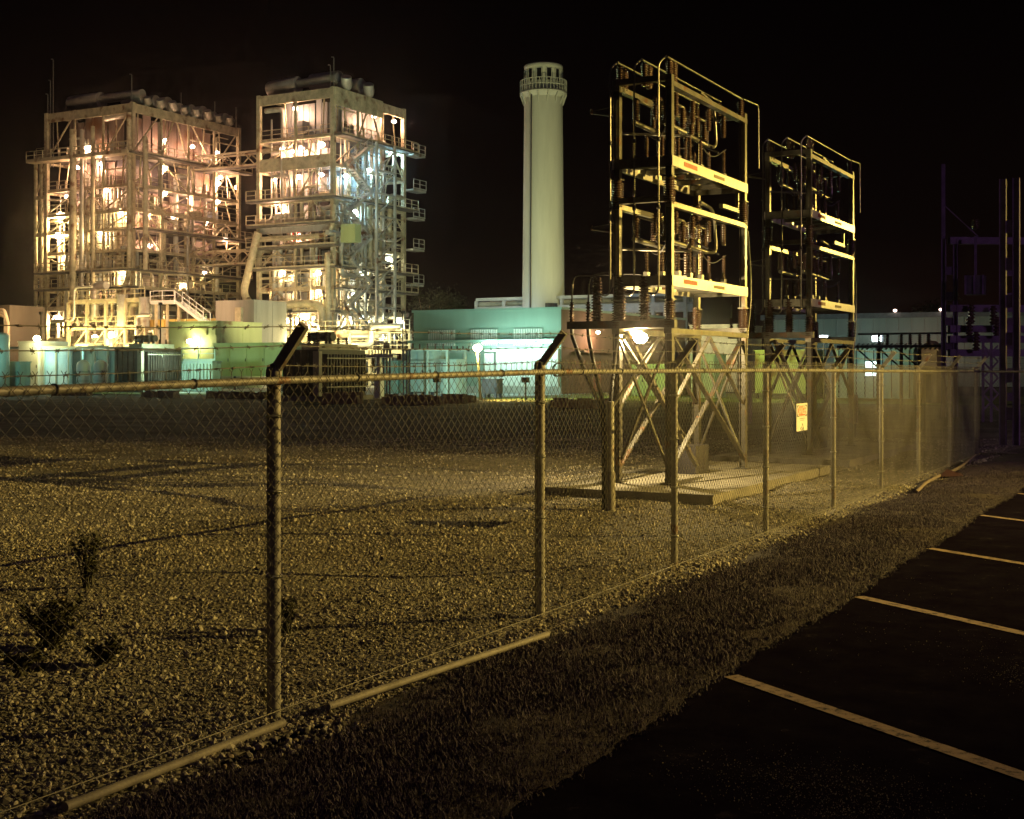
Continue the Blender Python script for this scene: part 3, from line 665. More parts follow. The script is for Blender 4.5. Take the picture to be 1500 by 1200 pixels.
# junction boxes and posts in the yard
for px, py, h, w_, lb in ((1252, 640, .78, .13, 'narrow pale cabinet behind the second bank corner'), (1092, 640, 1.15, .26, 'grey control cabinet between the two capacitor banks')):
    X, Y, Z = on_ground(px, py); t = thing('control_cabinet', lb, 'cabinet', (X, Y, 0)); box(t, 'body', X - w_ / 2, X + w_ / 2, Y - w_ / 2, Y + w_ / 2, .35, .35 + h, mat('cabinet_grey', (.34, .30, .26), .6)); box(t, 'stand', X - .03, X + .03, Y - .03, Y + .03, -.05, .352, dark_steel); box(t, 'door', X + w_ / 2, X + w_ / 2 + .012, Y - w_ * .42, Y + w_ * .42, .4, .3 + h, trim_beige)

# ------------------------------------------------------------------ boiler towers
def handrail(par, p, q, m, h=1.1, step=1.4, name='handrail'):
    b = MB(); p, q = Vector(p), Vector(q); L = (q - p).length; k = max(1, round(L / step))
    for i in range(k + 1): a = p.lerp(q, i / k); b.bar(a, a + Vector((0, 0, h)), .07)
    for hh in (h, h * .55): b.bar(p + Vector((0, 0, hh)), q + Vector((0, 0, hh)), .06)
    b.bar(p + Vector((0, 0, .08)), q + Vector((0, 0, .08)), .05, .14)
    return b.build(name, m, par)
def stair(par, p, q, w, m, name='stair_flight'):        # p foot, q head; w half width vector
    b = MB(); p, q, w = Vector(p), Vector(q), Vector(w)
    for s in (-1, 1):
        b.bar(p + w * s, q + w * s, .08, .28); b.bar(p + w * s + Vector((0, 0, 1)), q + w * s + Vector((0, 0, 1)), .06)
        for i in range(5): a = p.lerp(q, i / 4) + w * s; b.bar(a, a + Vector((0, 0, 1)), .06)
    k = max(4, int((q.z - p.z) / .25))
    for i in range(1, k): a = p.lerp(q, i / k); b.bar(a - w, a + w, .04, .24)
    return b.build(name, m, par)
def tower(label, X0, X1, Y0, Y1, levels, nx, ny, cm, seed, cin, warm):
    rr = random.Random(seed); t = thing('boiler_tower', label, 'boiler tower', (X1, Y0, 0), 'boiler towers')
    xs = [X0 + (X1 - X0) * i / nx for i in range(nx + 1)]; ys = [Y0 + (Y1 - Y0) * i / ny for i in range(ny + 1)]
    top = levels[-1]; cw = .44
    for x_, y_ in sorted({(x_, Y0) for x_ in xs} | {(X1, y_) for y_ in ys} | {(X0, ys[-1]), (X0, ys[ny // 2]), (xs[nx // 2], Y1)}):
        corner = (x_ in (X0, X1)) and (y_ in (Y0, Y1)); w_ = cw if corner else cw * .5
        bar(t, 'column', (x_, y_, 0), (x_, y_, top), w_, w_, plant_steel)
    for li, z in enumerate(levels):
        roof = z == top; d = 1.15 if roof else rr.choice((.22, .26, .3, .4)); e = .01 * li
        for a, b_ in zip(xs, xs[1:]): box(t, 'beam', a + .12, b_ - .12, Y0 - .12, Y0 + .12, z - d, z - e, plant_steel)
        for a, b_ in zip(ys, ys[1:]): box(t, 'beam', X1 - .12, X1 + .12, a + .12, b_ - .12, z - d, z - e, plant_steel)
        box(t, 'beam', X0 - .17, X0 + .17, Y0 + .3, Y1 - .3, z - .4, z, plant_steel); box(t, 'beam', X0 + .3, X1 - .3, Y1 - .17, Y1 + .17, z - .4, z, plant_steel)
        if roof:
            box(t, 'roof_deck', X0 + .2, X1 - .2, Y0 + .2, Y1 - .2, z - .3, z - .12, grating); continue
        c = cin
        box(t, 'deck', X0 + .18, X1 - .18, Y0 + .18, Y0 + c, z - .16, z - .05, grating); box(t, 'deck', X1 - c, X1 - .18, Y0 + c + .01, Y1 - .18, z - .16, z - .05, grating)
        out = rr.random() < .45
        if out:
            box(t, 'balcony', X0 - .9, X1 + 1.1, Y0 - 1.2, Y0 - .18, z - .22, z - .02, grating); handrail(t, (X0 - .9, Y0 - 1.15, z), (X1 + 1.1, Y0 - 1.15, z), plant_steel)
        else:
            for a, b_ in zip(xs, xs[1:]): handrail(t, (a + .2, Y0 + .05, z), (b_ - .2, Y0 + .05, z), plant_steel)
        if rr.random() < .5:
            box(t, 'balcony', X1 + .18, X1 + 1.3, Y0 - .15, Y1 + 1.2, z - .2, z - .03, grating); handrail(t, (X1 + 1.25, Y0 - .1, z), (X1 + 1.25, Y1 + 1.2, z), plant_steel)
        else:
            for a, b_ in zip(ys, ys[1:]): handrail(t, (X1 - .05, a + .2, z), (X1 - .05, b_ - .2, z), plant_steel)
    # braces bay by bay
    zz = [0] + levels
    for z0, z1 in zip(zz, zz[1:]):
        def br(p, q, w_=.17): bar(t, 'brace', p, q, w_, w_ * .7, plant_steel)
        for a, b_ in zip(xs, xs[1:]):
            k = rr.random(); y_ = Y0
            if k < .3: br((a, y_, z0), (b_, y_, z1 - .4))
            elif k < .5: br((b_, y_, z0), (a, y_, z1 - .4))
            elif k < .75: br((a, y_, z0), ((a + b_) / 2, y_, z1 - .4)); br((b_, y_, z0), ((a + b_) / 2, y_, z1 - .4))
        for a, b_ in zip(ys, ys[1:]):
            k = rr.random(); x_ = X1
            if k < .3: br((x_, a, z0), (x_, b_, z1 - .4))
            elif k < .5: br((x_, b_, z0), (x_, a, z1 - .4))
            elif k < .8: br((x_, a, z0), (x_, (a + b_) / 2, z1 - .4)); br((x_, b_, z0), (x_, (a + b_) / 2, z1 - .4))
    for z0, z1 in zip(zz, zz[1:]):
        for a, b_ in zip(xs, xs[1:]):
            for f in (.33, .66):
                if rr.random() < .6: xx = a + (b_ - a) * f; bar(t, 'strut', (xx, Y0 + rr.uniform(-.1, .9), z0), (xx, Y0 + rr.uniform(.1, .9), z1 - .2), .11, .11, plant_steel)
            if rr.random() < .5: zz_ = (z0 + z1) / 2 + rr.uniform(-.5, .5); box(t, 'tie_beam', a + .2, b_ - .2, Y0 + .02, Y0 + .14, zz_, zz_ + .14, plant_steel)
        for a, b_ in zip(ys, ys[1:]):
            for f in (.33, .66):
                if rr.random() < .6: yy = a + (b_ - a) * f; bar(t, 'strut', (X1 - rr.uniform(-.1, .9), yy, z0), (X1 - rr.uniform(.1, .9), yy, z1 - .2), .11, .11, plant_steel)
            if rr.random() < .5: zz_ = (z0 + z1) / 2 + rr.uniform(-.5, .5); box(t, 'tie_beam', X1 - .14, X1 - .02, a + .2, b_ - .2, zz_, zz_ + .14, plant_steel)
    # boiler casing of separate ribbed panels
    cx1, cy0 = X1 - cin, Y0 + cin; cx0, cy1 = X0 + 1.2, Y1 - 1.2
    box(t, 'casing_core', cx0, cx1, cy0, cy1, 3.0, top - 1.6, dark_steel)
    nzp = zz[1:]
    for z0, z1 in zip(nzp, nzp[1:]):
        w_ = (cx1 - cx0) / 8
        for i in range(8):
            if rr.random() < .13: continue
            pr = rr.uniform(.06, .3); box(t, 'casing_panel', cx0 + i * w_ + .05, cx0 + (i + 1) * w_ - .05, cy0 - pr, cy0 - .005, z0 + .3, z1 - rr.choice((.35, .35, 1.0)), cm)
        k = 10; w_ = (cy1 - cy0) / k
        for i in range(k):
            if rr.random() < .13: continue
            pr = rr.uniform(.06, .3); box(t, 'casing_panel', cx1 + .005, cx1 + pr, cy0 + i * w_ + .05, cy0 + (i + 1) * w_ - .05, z0 + .3, z1 - rr.choice((.35, .35, 1.0)), cm)
    # vertical and level pipework in the gallery
    for i in range(64):
        r_ = rr.choice((.06, .08, .1, .14, .2, .3)); a = rr.uniform(2, top * .6); b_ = min(top - 1.5, a + rr.uniform(4, 14))
        if i % 2: p = (rr.uniform(X0 + .6, X1 - 1), rr.uniform(Y0 - .4, cy0 - .6)); d = Vector((rr.choice((-2.5, 2.5)), 0, 0))
        else: p = (rr.uniform(cx1 + .6, X1 + .3), rr.uniform(Y0 + 1, Y1 - 1)); d = Vector((0, rr.choice((-2.5, 2.5)), 0))
        m_ = rr.choice((cladding, plant_steel, plant_grey)); pa = Vector((*p, a)); pb = Vector((*p, b_))
        pipe(t, 'pipe', rr.choice(([pa, pb], [pa + d, pa, pb], [pa, pb, pb + d], [pa - d, pa, pb, pb + d])), r_, m_, .7, 8)
    for i in range(26):
        z = rr.choice(levels[:-1]); s = rr.uniform(.5, 1.3); hh = rr.uniform(.8, 2.2)
        if i % 2: x_, y_ = rr.uniform(X0 + 1, X1 - 2.4), Y0 + rr.uniform(.8, 1.2)
        else: x_, y_ = X1 - rr.uniform(1.6, 2.2), rr.uniform(Y0 + 1, Y1 - 2)
        m_ = rr.choice((plant_grey, plant_steel, cladding, casing_b, dark_steel, cm))
        if i % 3: box(t, 'equipment_box', x_, x_ + s, y_, y_ + s, z + .01, z + hh, m_)
        else: cyl(t, 'vessel', (x_ + .5, y_ + .5, z), (x_ + .5, y_ + .5, z + hh), s * .4, m_, 12)
    return t
def tower_lamp(t, px, py, X1, Y0, corner, off, pw, lensm, col, r=.26):
    if px < corner: Yp = Y0 + off; X, Z = at_y(px, Yp); p = (X, Yp, H(py, Z))
    else: Xp = X1 - off; Y, Z = at_x(px, Xp); p = (Xp, Y, H(py, Z))
    bulb(t, p, r, lensm, 'lamp_globe'); cyl(t, 'lamp_stem', (p[0], p[1], p[2] + r * .6), (p[0], p[1], p[2] + 1.2), .05, plant_steel, 6)
    light(t, (p[0], p[1] - .1, p[2] - r - .1), col, pw, .3)

# west tower
AC = W(194.4, 150); AX1, AY0 = AC; AX0, AY1 = AX1 - 14.0, AY0 + 18.5
A_lv = [5.2, 9.0, 11.2, 13.2, 15.5, 18.0, 20.3, 23.1, 26.7, 32.5]
ta = tower('wider boiler tower at the left under warm pinkish lamps', AX0, AX1, AY0, AY1, A_lv, 3, 4, casing, 11, 2.6, True)
for px, py, s in ((242, 206, 1), (282, 215, 1), (318, 224, 1), (129, 218, 4), (114, 245, 1), (149, 240, 1), (241, 246, 2), (323, 260, 1), (320, 270, 2), (348, 275, 2.5), (98, 288, 1), (156, 279, 1), (242, 283, 1), (277, 290, 1), (319, 296, 1), (89, 316, 5), (177, 309, 1), (217, 312, 2), (254, 317, 1), (303, 324, 1), (87, 345, 5), (147, 341, 1), (95, 378, 1), (269, 418, 1.5), (84, 467, 5), (165, 491, 5), (139, 494, 2), (229, 470, 2), (300, 400, 1), (180, 400, 1.5), (140, 420, 1.5), (220, 360, 1), (330, 350, 1)):
    low = py > 300 and px < 190
    tower_lamp(ta, px, py, AX1, AY0, 194, rs.uniform(.2, 1.0), (380 + 400 * s), lens_warm if (s >= 2 or low) else lens_pink, WARM if low or py > 380 else PINK, .24 + .07 * min(s, 5))
# lower annexe frame on its left flank
for zz_ in (5, 9, 13, 18, 22.5, 27.3):
    box(ta, 'annexe_beam', AX0 - 1.9, AX0 - .3, AY0 - .15, AY0 + .15, zz_ - .35, zz_, plant_steel); box(ta, 'annexe_deck', AX0 - 1.9, AX0 - .25, AY0 + .2, AY0 + 6, zz_ - .3, zz_ - .15, grating)
    handrail(ta, (AX0 - 1.9, AY0 + .05, zz_), (AX0 - .2, AY0 + .05, zz_), plant_steel)
for xx_ in (AX0 - 1.9, AX0 - .95): bar(ta, 'annexe_column', (xx_, AY0, 0), (xx_, AY0, 27.3), .32, .32, plant_steel)
zl = [1, 5, 9, 13, 18, 22.5, 27]
for a, b_ in zip(zl, zl[1:]): bar(ta, 'brace', (AX0 - 1.9, AY0, a), (AX0 - .2, AY0, b_ - .4), .16, .12, plant_steel)
box(ta, 'gallery_deck', AX0 - 1.9, AX1 + .6, AY0 - 1.5, AY0 - .2, 26.45, 26.7, plant_steel); handrail(ta, (AX0 - 1.9, AY0 - 1.45, 26.7), (AX1 + .6, AY0 - 1.45, 26.7), plant_steel)
# named large pipes on its front
def front_pipe(t, Y, pts, r, m=plant_steel, rad=1.6, name='large_pipe'):
    q = []
    for px, py in pts: X, Z = at_y(px, Y); q.append((X, Y, H(py, Z)))
    return pipe(t, name, q, r, m, rad, 12)
front_pipe(ta, AY0 - .7, [(189, 165), (189, 402), (180, 430)], .28, plant_steel)
front_pipe(ta, AY0 - 1.0, [(136, 185), (136, 420)], .24, plant_steel); front_pipe(ta, AY0 - .6, [(120, 190), (120, 440)], .24, cladding)
front_pipe(ta, AY0 - 1.2, [(107, 190), (107, 466), (150, 467)], .40, plant_steel, 3.0)
front_pipe(ta, AY0 - .8, [(213, 200), (213, 395)], .28, plant_steel); front_pipe(ta, AY0 + .6, [(155, 173), (190, 166)], .45, cladding, .5)
for k in range(6): front_pipe(ta, AY0 + 1.3, [(150 + k * 6, 240 + 8 * k), (150 + k * 6, 400)], .18, cladding)
# roof mufflers and vents
zr = 32.5
def roof_pipe(t, p, q, r, m=cladding, name='roof_muffler'): return cyl(t, name, p, q, r, m, 16)
roof_pipe(ta, (AX0 + 2.0, AY0 + 2.0, zr + 1.3), (AX0 + 7.0, AY0 + 2.0, zr + 1.3), .95); roof_pipe(ta, (AX0 + 7.0, AY0 + 2, zr + 1.4), (AX1 - .4, AY0 + 2, zr + 1.4), .55)
def horn(t, x, y, z, r, s=1.0):
    b = MB(); b.tube(bend([(x - 4.5 * s, y, z + r * 1.2), (x, y, z + r * 1.2)], .5), r, 14); b.build('roof_muffler', cladding, t)
    b = MB(); b.tube([(x + .2 + r * 1.25 * (1 - math.cos(a_)) * .6, y + 1.15 * r * math.cos(a_), z + r * 1.5 + 1.1 * r * math.sin(a_)) for a_ in np.linspace(3.5, 5.9, 9)], [r * .62] * 9, 10); b.build('vent_horn', cladding, t)
    cyl(t, 'horn_neck', (x + .3, y, z - .3), (x + .3, y, z + r * .8), r * .5, cladding, 10)
for k in range(8): horn(ta, AX1 - .6, AY0 + 2.4 + k * 2.05, zr + .15, .62 + .08 * (k % 3), .7)
for px, h in ((193, 3.3), (70, 2.4), (74, 4.0), (78, 6.5)):
    X, Z = at_y(px, AY0 + .2); pipe(ta, 'lightning_rod', [(X, AY0 + .2, 26 if px < 80 else zr), (X, AY0 + .2, zr + h), (X - .35, AY0 + .2, zr + h + .05)], .06, galv, .3, 6)
for y_ in (8, 14, 18): cyl(ta, 'lightning_rod', (AX1, AY0 + y_, zr), (AX1, AY0 + y_, zr + 2.6), .05, galv, 6)

# east tower
BC = W(488, 138); TX1, TY0 = BC; TX0, TY1 = TX1 - 10.0, TY0 + 13.6
B_lv = [4.8, 7.9, 10.4, 12.6, 14.9, 17.3, 20.0, 23.5, 26.7, 31.7]
tb = tower('narrower boiler tower beside the stack with bluish right side', TX0, TX1, TY0, TY1, B_lv, 2, 3, casing_b, 23, 2.3, False)
for px, py, s in ((433, 159, 1.4), (548, 170, 1.2), (577, 178, 1.2), (471, 212, 2.5), (414, 218, 1.5), (442, 217, 1.5), (428, 221, 1.5), (402, 262, 1), (438, 259, 1.2), (471, 256, 1), (407, 297, 1), (414, 302, 1), (414, 399, 1.2), (466, 400, 2), (408, 429, 1.2), (467, 427, 1.5), (447, 463, 6), (420, 470, 2), (440, 345, 1.2), (470, 480, 2)):
    tower_lamp(tb, px, py, TX1, TY0, 488, rs.uniform(.2, .9), (330 + 360 * s), lens_warm if s >= 2 else lens_pink, WARM if py > 380 else PINK, .22 + .07 * min(s, 5))
for px, py, s in ((574, 226, 1.5), (507, 258, 1.4), (540, 250, 1.6), (519, 432, 2), (548, 490, 8), (529, 466, 2), (584, 470, 2), (545, 330, 1.6), (570, 380, 1.6), (520, 310, 1.2), (560, 290, 1.2), (530, 400, 1.5)):
    tower_lamp(tb, px, py, TX1, TY0, 488, rs.uniform(.2, .9), (330 + 360 * s), lens_white, COOL if py < 330 else (1, .95, .62), .22 + .07 * min(s, 5))
zr = 31.7
roof_pipe(tb, (TX0 + .2, TY0 + 1.6, zr + 1.0), (TX0 + 4.2, TY0 + 1.6, zr + 1.2), .85); roof_pipe(tb, (TX0 + 4.2, TY0 + 1.6, zr + 1.2), (TX1 - .6, TY0 + 1.6, zr + 1.4), .48)
for y_ in (2.4, 6.6): horn(tb, TX1 - .9, TY0 + y_, zr + .2, .95, .8)
for px, h in ((489, 3.2), (484, 2.4)):
    X, Z = at_y(px, TY0 + .2); pipe(tb, 'lightning_rod', [(X, TY0 + .2, zr), (X, TY0 + .2, zr + h), (X - .3, TY0 + .2, zr + h + .05)], .06, galv, .25, 6)
# panelled parapet on the right side of the roof
for i in range(8): box(tb, 'parapet_panel', TX1 + .18, TX1 + .30, TY0 + .1 + i * 1.12, TY0 + 1.16 + i * 1.12, zr - 1.9, zr + .02, plant_steel)
box(tb, 'front_girder', TX0 + .3, TX1 - .3, TY0 - .24, TY0 - .175, 23.2, 24.6, plant_steel); box(tb, 'front_girder', TX0 + .3, TX1 - .3, TY0 - .24, TY0 - .175, 16.4, 17.9, plant_grey)
front_pipe(tb, TY0 - .7, [(372, 352), (486, 344), (490, 300)], .25); front_pipe(tb, TY0 - 1.1, [(480, 370), (482, 500)], .32)
front_pipe(tb, TY0 - 1.3, [(378, 340), (356, 430), (368, 448), (472, 444), (474, 505)], .42, plant_steel, 1.6)
# lift shaft frame and zigzag stairs on the right face
ya, _ = at_x(545, TX1 + 1.4); yb_, _ = at_x(572, TX1 + 1.4)
for y_ in (ya, yb_):
    for x_ in (TX1 + .5, TX1 + 2.0): bar(tb, 'lift_column', (x_, y_, 0), (x_, y_, 26.5), .26, .26, plant_grey)
zz_ = 1.0; k = 0
while zz_ < 25:
    box(tb, 'lift_beam', TX1 + 1.9, TX1 + 2.1, ya + .14, yb_ - .14, zz_ + 2.3, zz_ + 2.5, plant_grey)
    bar(tb, 'brace', (TX1 + 2, ya, zz_), (TX1 + 2, yb_, zz_ + 2.3), .12, .12, plant_grey)
    stair(tb, (TX1 + 1.2, ya - (4.3 if k % 2 else .3), zz_), (TX1 + 1.2, ya - (.3 if k % 2 else 4.3), zz_ + 2.5), (.45, 0, 0), plant_grey); zz_ += 2.5; k += 1
for cz, ln in ((26.6, 1.6), (22.5, 1.8), (19.2, 1.5), (15.6, 1.4), (11.5, 1.3)):
    box(tb, 'balcony', TX1 - .1, TX1 + 1.2, TY1 + .3, TY1 + ln + 1.2, cz - .25, cz - .04, plant_grey); handrail(tb, (TX1 + 1.2, TY1 + .3, cz), (TX1 + 1.2, TY1 + ln + 1.2, cz), plant_grey)
for px, py, w_, h_ in ((427, 340, 1.0, 1.3), (457, 372, .8, 1.2)):
    X, Z = at_y(px, TY0 + .9); box(tb, 'red_cabinet', X, X + w_, TY0 + .9, TY0 + 1.5, H(py + 18, Z), H(py + 18, Z) + h_, red_paint)
box(tb, 'panel_box', *sorted((at_y(499, TY0 - .9)[0], at_y(520, TY0 - .9)[0])), TY0 - .9, TY0 + .2, H(356, 137), H(330, 137), green_paint)

# footbridges and tall crossover pipe between the towers
def bridge(label, py0, py1, loc_z):
    xa, za = at_y(352, 121); xb, zb_ = at_y(378, 121)
    z_ = H(py0, za); t = thing('footbridge', label, 'footbridge', (xa, 121, z_), 'footbridges between the towers')
    for y_ in (121, 122.6):
        for dz in (0, 1.6): bar(t, 'chord', (AX1 + .3, y_, z_ + dz), (TX0 - .3, y_, z_ + dz), .2, .2, plant_steel)
        k = 9; L = (TX0 - AX1 - .6) / k
        for i in range(k): bar(t, 'lattice_bar', (AX1 + .3 + i * L, y_, z_ + (0 if i % 2 else 1.6)), (AX1 + .3 + (i + 1) * L, y_, z_ + (1.6 if i % 2 else 0)), .12, .12, plant_steel)
    box(t, 'deck', AX1 + .3, TX0 - .3, 121.1, 122.5, z_ - .1, z_ - .02, grating)
bridge('upper lattice footbridge joining the two boiler towers', 243, 0, 0)
bridge('lower lattice footbridge joining the two boiler towers', 386, 0, 0)

# ------------------------------------------------------------------ stack
SZ = 130; SXY = W(796, SZ); st = thing('chimney_stack', 'tall pale tapered stack with railed gallery below its crown', 'chimney', (SXY[0], SXY[1], 0))
z_top = H(97, SZ); zg = H(139, SZ); r0 = 32.2 / FPX * SZ; r1 = 28 / FPX * SZ
b = MB(); pr = [(r0 + .04, 0)]
for i in range(1, 13):
    pr.append((r0 + (r1 - r0) * i / 12, zg * i / 12))
pr += [(r1, zg + .1), (r1 * .94, zg + .12), (r1 * .95, z_top - .5), (r1 * 1.0, z_top - .42), (r1 * 1.02, z_top - .1), (r1 * .98, z_top), (r1 * .7, z_top), (r1 * .7, z_top - 1)]
b.lathe(pr, 40, (*SXY, 0)); b.build('shaft', stack_paint, st)
b = MB(); b.lathe([(r1 * .95, zg - .5), (r1 * 1.22, zg), (r1 * 1.24, zg + .15), (r1 * .92, zg + .16)], 40, (*SXY, 0)); b.build('gallery', stack_paint, st)
for k in range(14):
    a = k * math.pi / 7; ca_, sa_ = math.cos(a), math.sin(a)
    bar(st, 'bracket', (SXY[0] + r1 * ca_, SXY[1] + r1 * sa_, zg - 1.1), (SXY[0] + r1 * 1.2 * ca_, SXY[1] + r1 * 1.2 * sa_, zg - .05), .1, .16, stack_paint)
b = MB()
for hh in (.6, 1.15): b.tube([(SXY[0] + r1 * 1.21 * math.cos(a), SXY[1] + r1 * 1.21 * math.sin(a), zg + .15 + hh) for a in np.linspace(0, 6.2832, 41)], .04, 5, False)
for k in range(40):
    a = k * math.pi / 20; b.bar((SXY[0] + r1 * 1.21 * math.cos(a), SXY[1] + r1 * 1.21 * math.sin(a), zg + .15), (SXY[0] + r1 * 1.21 * math.cos(a), SXY[1] + r1 * 1.21 * math.sin(a), zg + 1.32), .06)
b.build('gallery_railing', stack_paint, st)
for k in range(12):
    a = k * math.pi / 6 + .25; M_ = Matrix.Translation((SXY[0], SXY[1], 0)) @ Matrix.Rotation(a, 4, 'Z'); 
    put('slot_window', unit('cube', window_dark), st, M_ @ Matrix.Translation((r1 * .945, 0, H(114, SZ))) @ Matrix.Diagonal((.16, .46, 1.15, 1)))
    for s in (-.27, .27): put('window_frame', unit('cube', stack_paint), st, M_ @ Matrix.Translation((r1 * .955, s, H(114, SZ))) @ Matrix.Diagonal((.2, .09, 1.3, 1)))
a = math.atan2(-SXY[1], -SXY[0]) - .62
b = MB(); b.tube([(SXY[0] + (r0 + .12 + (r1 - r0) * z_ / zg) * math.cos(a), SXY[1] + (r0 + .12 + (r1 - r0) * z_ / zg) * math.sin(a), z_) for z_ in np.linspace(1, zg, 20)], .07, 6); b.build('conduit', dark_steel, st)
for k in range(7): put('base_louvre', unit('cube', dark_steel), st, Matrix.Translation((SXY[0], SXY[1], 0)) @ Matrix.Rotation(math.atan2(-SXY[1], -SXY[0]) + .12 + k * .085, 4, 'Z') @ Matrix.Translation((r0 * 1.0, 0, H(450, SZ))) @ Matrix.Diagonal((.12, .15, .62, 1)))

# floodlights that wash the stack, on poles in the works yard
for k, (px, Z, z_, pw) in enumerate(((905, 108, 9.0, 11500),)):
    X, Y = W(px, Z)
    lb = 'pole floodlight behind the nearer bank, aimed at the stack'
    t = thing('stack_floodlight', lb, 'floodlight', (X, Y, 0)); cyl(t, 'pole', (X, Y, 0), (X, Y, z_), .07, galv, 8); box(t, 'lamp_head', X - .2, X + .2, Y - .12, Y + .12, z_ + .002, z_ + .2, galv)
    spot(t, (X, Y, z_ + .45), (SXY[0], SXY[1], 21 if k == 0 else 14), (1, .96, .42), pw, 75, .6, .15)

# ------------------------------------------------------------------ works buildings and yard equipment
def front(pxl, pxr, Z):                       # facade facing the camera side: right end at distance Z
    X1, Y = W(pxr, Z); X0, _ = at_y(pxl, Y); return X0, X1, Y
# teal switch house
X0, X1, Y = front(606, 822, 90.3); zt = H(453, 90.3)
tbld = thing('switch_house', 'flat roofed teal building in front of the stack', 'building', (X1, Y, 0)); TBX1, TBY = X1, Y
box(tbld, 'wall', X0, X1 - .02, Y, Y + 24, 0, zt, teal_paint); box(tbld, 'roof_edge', X0 - .1, X1 + .1, Y - .12, Y + 24.1, zt, zt + .16, teal_paint)
box(tbld, 'side_wall', X1 - .015, X1 + .05, Y + .02, Y + 24, 0, zt - .02, brown_wall)
box(tbld, 'canopy', X0, X1 + .2, Y - .9, Y - .01, H(501, 91), H(497, 91), teal_paint)
for a, c in ((628, 668), (690, 730), (753, 796)):
    xa, _ = at_y(a, Y); xb, _ = at_y(c, Y); lv = box(tbld, 'louvre_panel', xa, xb, Y - .06, Y - .005, H(507, 92), H(481, 92), teal_paint); k = 12
    for i in range(k): box(tbld, 'louvre_rib', xa + (xb - xa) * (i + .2) / k, xa + (xb - xa) * (i + .7) / k, Y - .14, Y - .062, H(506, 92), H(482, 92), white_panel)
xa, _ = at_y(709, Y - .3); n_ = 12; xb = X1 - .1; w_ = (xb - xa) / n_
for i in range(n_): box(tbld, 'wall_panel', xa + i * w_ + .02, xa + (i + 1) * w_ - .02, Y - .3, Y - .25, .55, H(512, 91), white_panel)
box(tbld, 'panel_back', xa, xb, Y - .245, Y - .01, .5, H(512, 91) + .05, white_panel); box(tbld, 'plinth', X0 - .2, X1 + .2, Y - .5, Y - .305, 0, .5, concrete_pale)
for k in range(4):
    xx_ = xa + (k + .5) * (xb - xa) / 4; box(tbld, 'tube_lamp', xx_ - .6, xx_ + .6, Y - .85, Y - .78, H(502.5, 91), H(501.3, 91), lens_white); light(tbld, (xx_, Y - 1.6, H(506, 91)), MERC, 170, .4)
dx_, dz_ = at_x(845, X1 + .1)[0], 0
box(tbld, 'door', X1 + .05, X1 + .12, Y + 5.2, Y + 6.4, .1, 2.3, mat('rust_door', (.35, .14, .08), .6)); box(tbld, 'awning', X1 + .05, X1 + .8, Y + 2, Y + 12, 2.9, 3.05, brown_wall)
ly, lz = at_x(876, X1 + .6); bulb(tbld, (X1 + .6, ly, H(487, lz)), .16, lens_warm, 'wall_lamp'); light(tbld, (X1 + .9, ly - .2, H(487, lz) - .3), (1, .55, .32), 220, .2)
light(tbld, (X1 + 1.2, Y + 3, 3.2), (1, .55, .32), 60, .2)
# mercury floods standing in front of the teal wall
for k, (px, Z, pw, lb) in enumerate(((640, 74, 1500, 'short cool white flood mast left of the thin lamp post'), (770, 72, 1250, 'short cool white flood mast right of the thin lamp post'))):
    X, Y_ = W(px, Z); t = thing('flood_mast', lb, 'floodlight', (X, Y_, 0)); cyl(t, 'pole', (X, Y_, 0), (X, Y_, 1.0), .05, dark_steel, 8); box(t, 'lamp_head', X - .2, X + .2, Y_ - .12, Y_ + .1, 1.002, 1.3, dark_steel)
    spot(t, (X, Y_ + .25, 1.25), (X - 6, Y_ + 18, 3.8), MERC, pw, 120, .8, .2)
# thin lamp post with yellow lamp
X, Y_, Z = on_ground(704, 586); z_ = H(513, Z); t = thing('lamp_post', 'thin leaning lamp post with yellow light before the teal building', 'lamp', (X, Y_, 0))
cyl(t, 'pole', (X, Y_, 0), (X - .2, Y_, z_), .07, trim_beige, 8); bulb(t, (X - .2, Y_, z_ + .12), .26, lens_hot, 'lamp_globe'); light(t, (X - .2, Y_ - .35, z_ - .2), (1, .86, .25), 450, .2); spot(t, (X - .2, Y_, z_ - .2), (X + 4.5, Y_ + 2, 0), (1, .86, .16), 9000, 120, .8, .2)
# cabinets and frames left of it
def cab(name, label, cat, pxl, pxr, Z, z0, z1, b_, m, doors=0, group=None, legs=True):
    X0, X1, Y = front(pxl, pxr, Z); t = thing(name, label, cat, (X1, Y, 0), group)
    box(t, 'body', X0, X1, Y, Y + b_, z0, z1, m); box(t, 'top_plate', X0 - .06, X1 + .06, Y - .06, Y + b_ + .06, z1, z1 + .07, m)
    for i in range(doors):
        a = X0 + (X1 - X0) * i / doors; c = X0 + (X1 - X0) * (i + 1) / doors
        d = box(t, 'door', a + .05, c - .05, Y - .035, Y - .003, z0 + .12, z1 - .12, m)
        hh = box(None, 'handle', c - .18, c - .12, Y - .07, Y - .037, (z0 + z1) / 2 - .12, (z0 + z1) / 2 + .12, dark_steel); hh.parent = d; hh.matrix_parent_inverse = (Matrix.Translation(t.location) @ d.matrix_basis).inverted()
    for i in range(2): box(t, 'side_door', X1 + .003, X1 + .03, Y + b_ * (i * .5 + .06), Y + b_ * (i * .5 + .44), z0 + .12, z1 - .12, m)
    if legs and z0 > .15:
        for a in (X0 + .1, X1 - .1):
            for c in (Y + .1, Y + b_ - .1): box(t, 'leg', a - .07, a + .07, c - .07, c + .07, 0, z0 - .002, dark_steel)
    return t, X0, X1, Y
cab('switchgear_cabinet', 'pale teal switchgear cabinet behind slim posts at the left of the thin lamp post', 'cabinet', 600, 634, 82, .3, H(514, 82), 1.6, cyan_paint, 3)
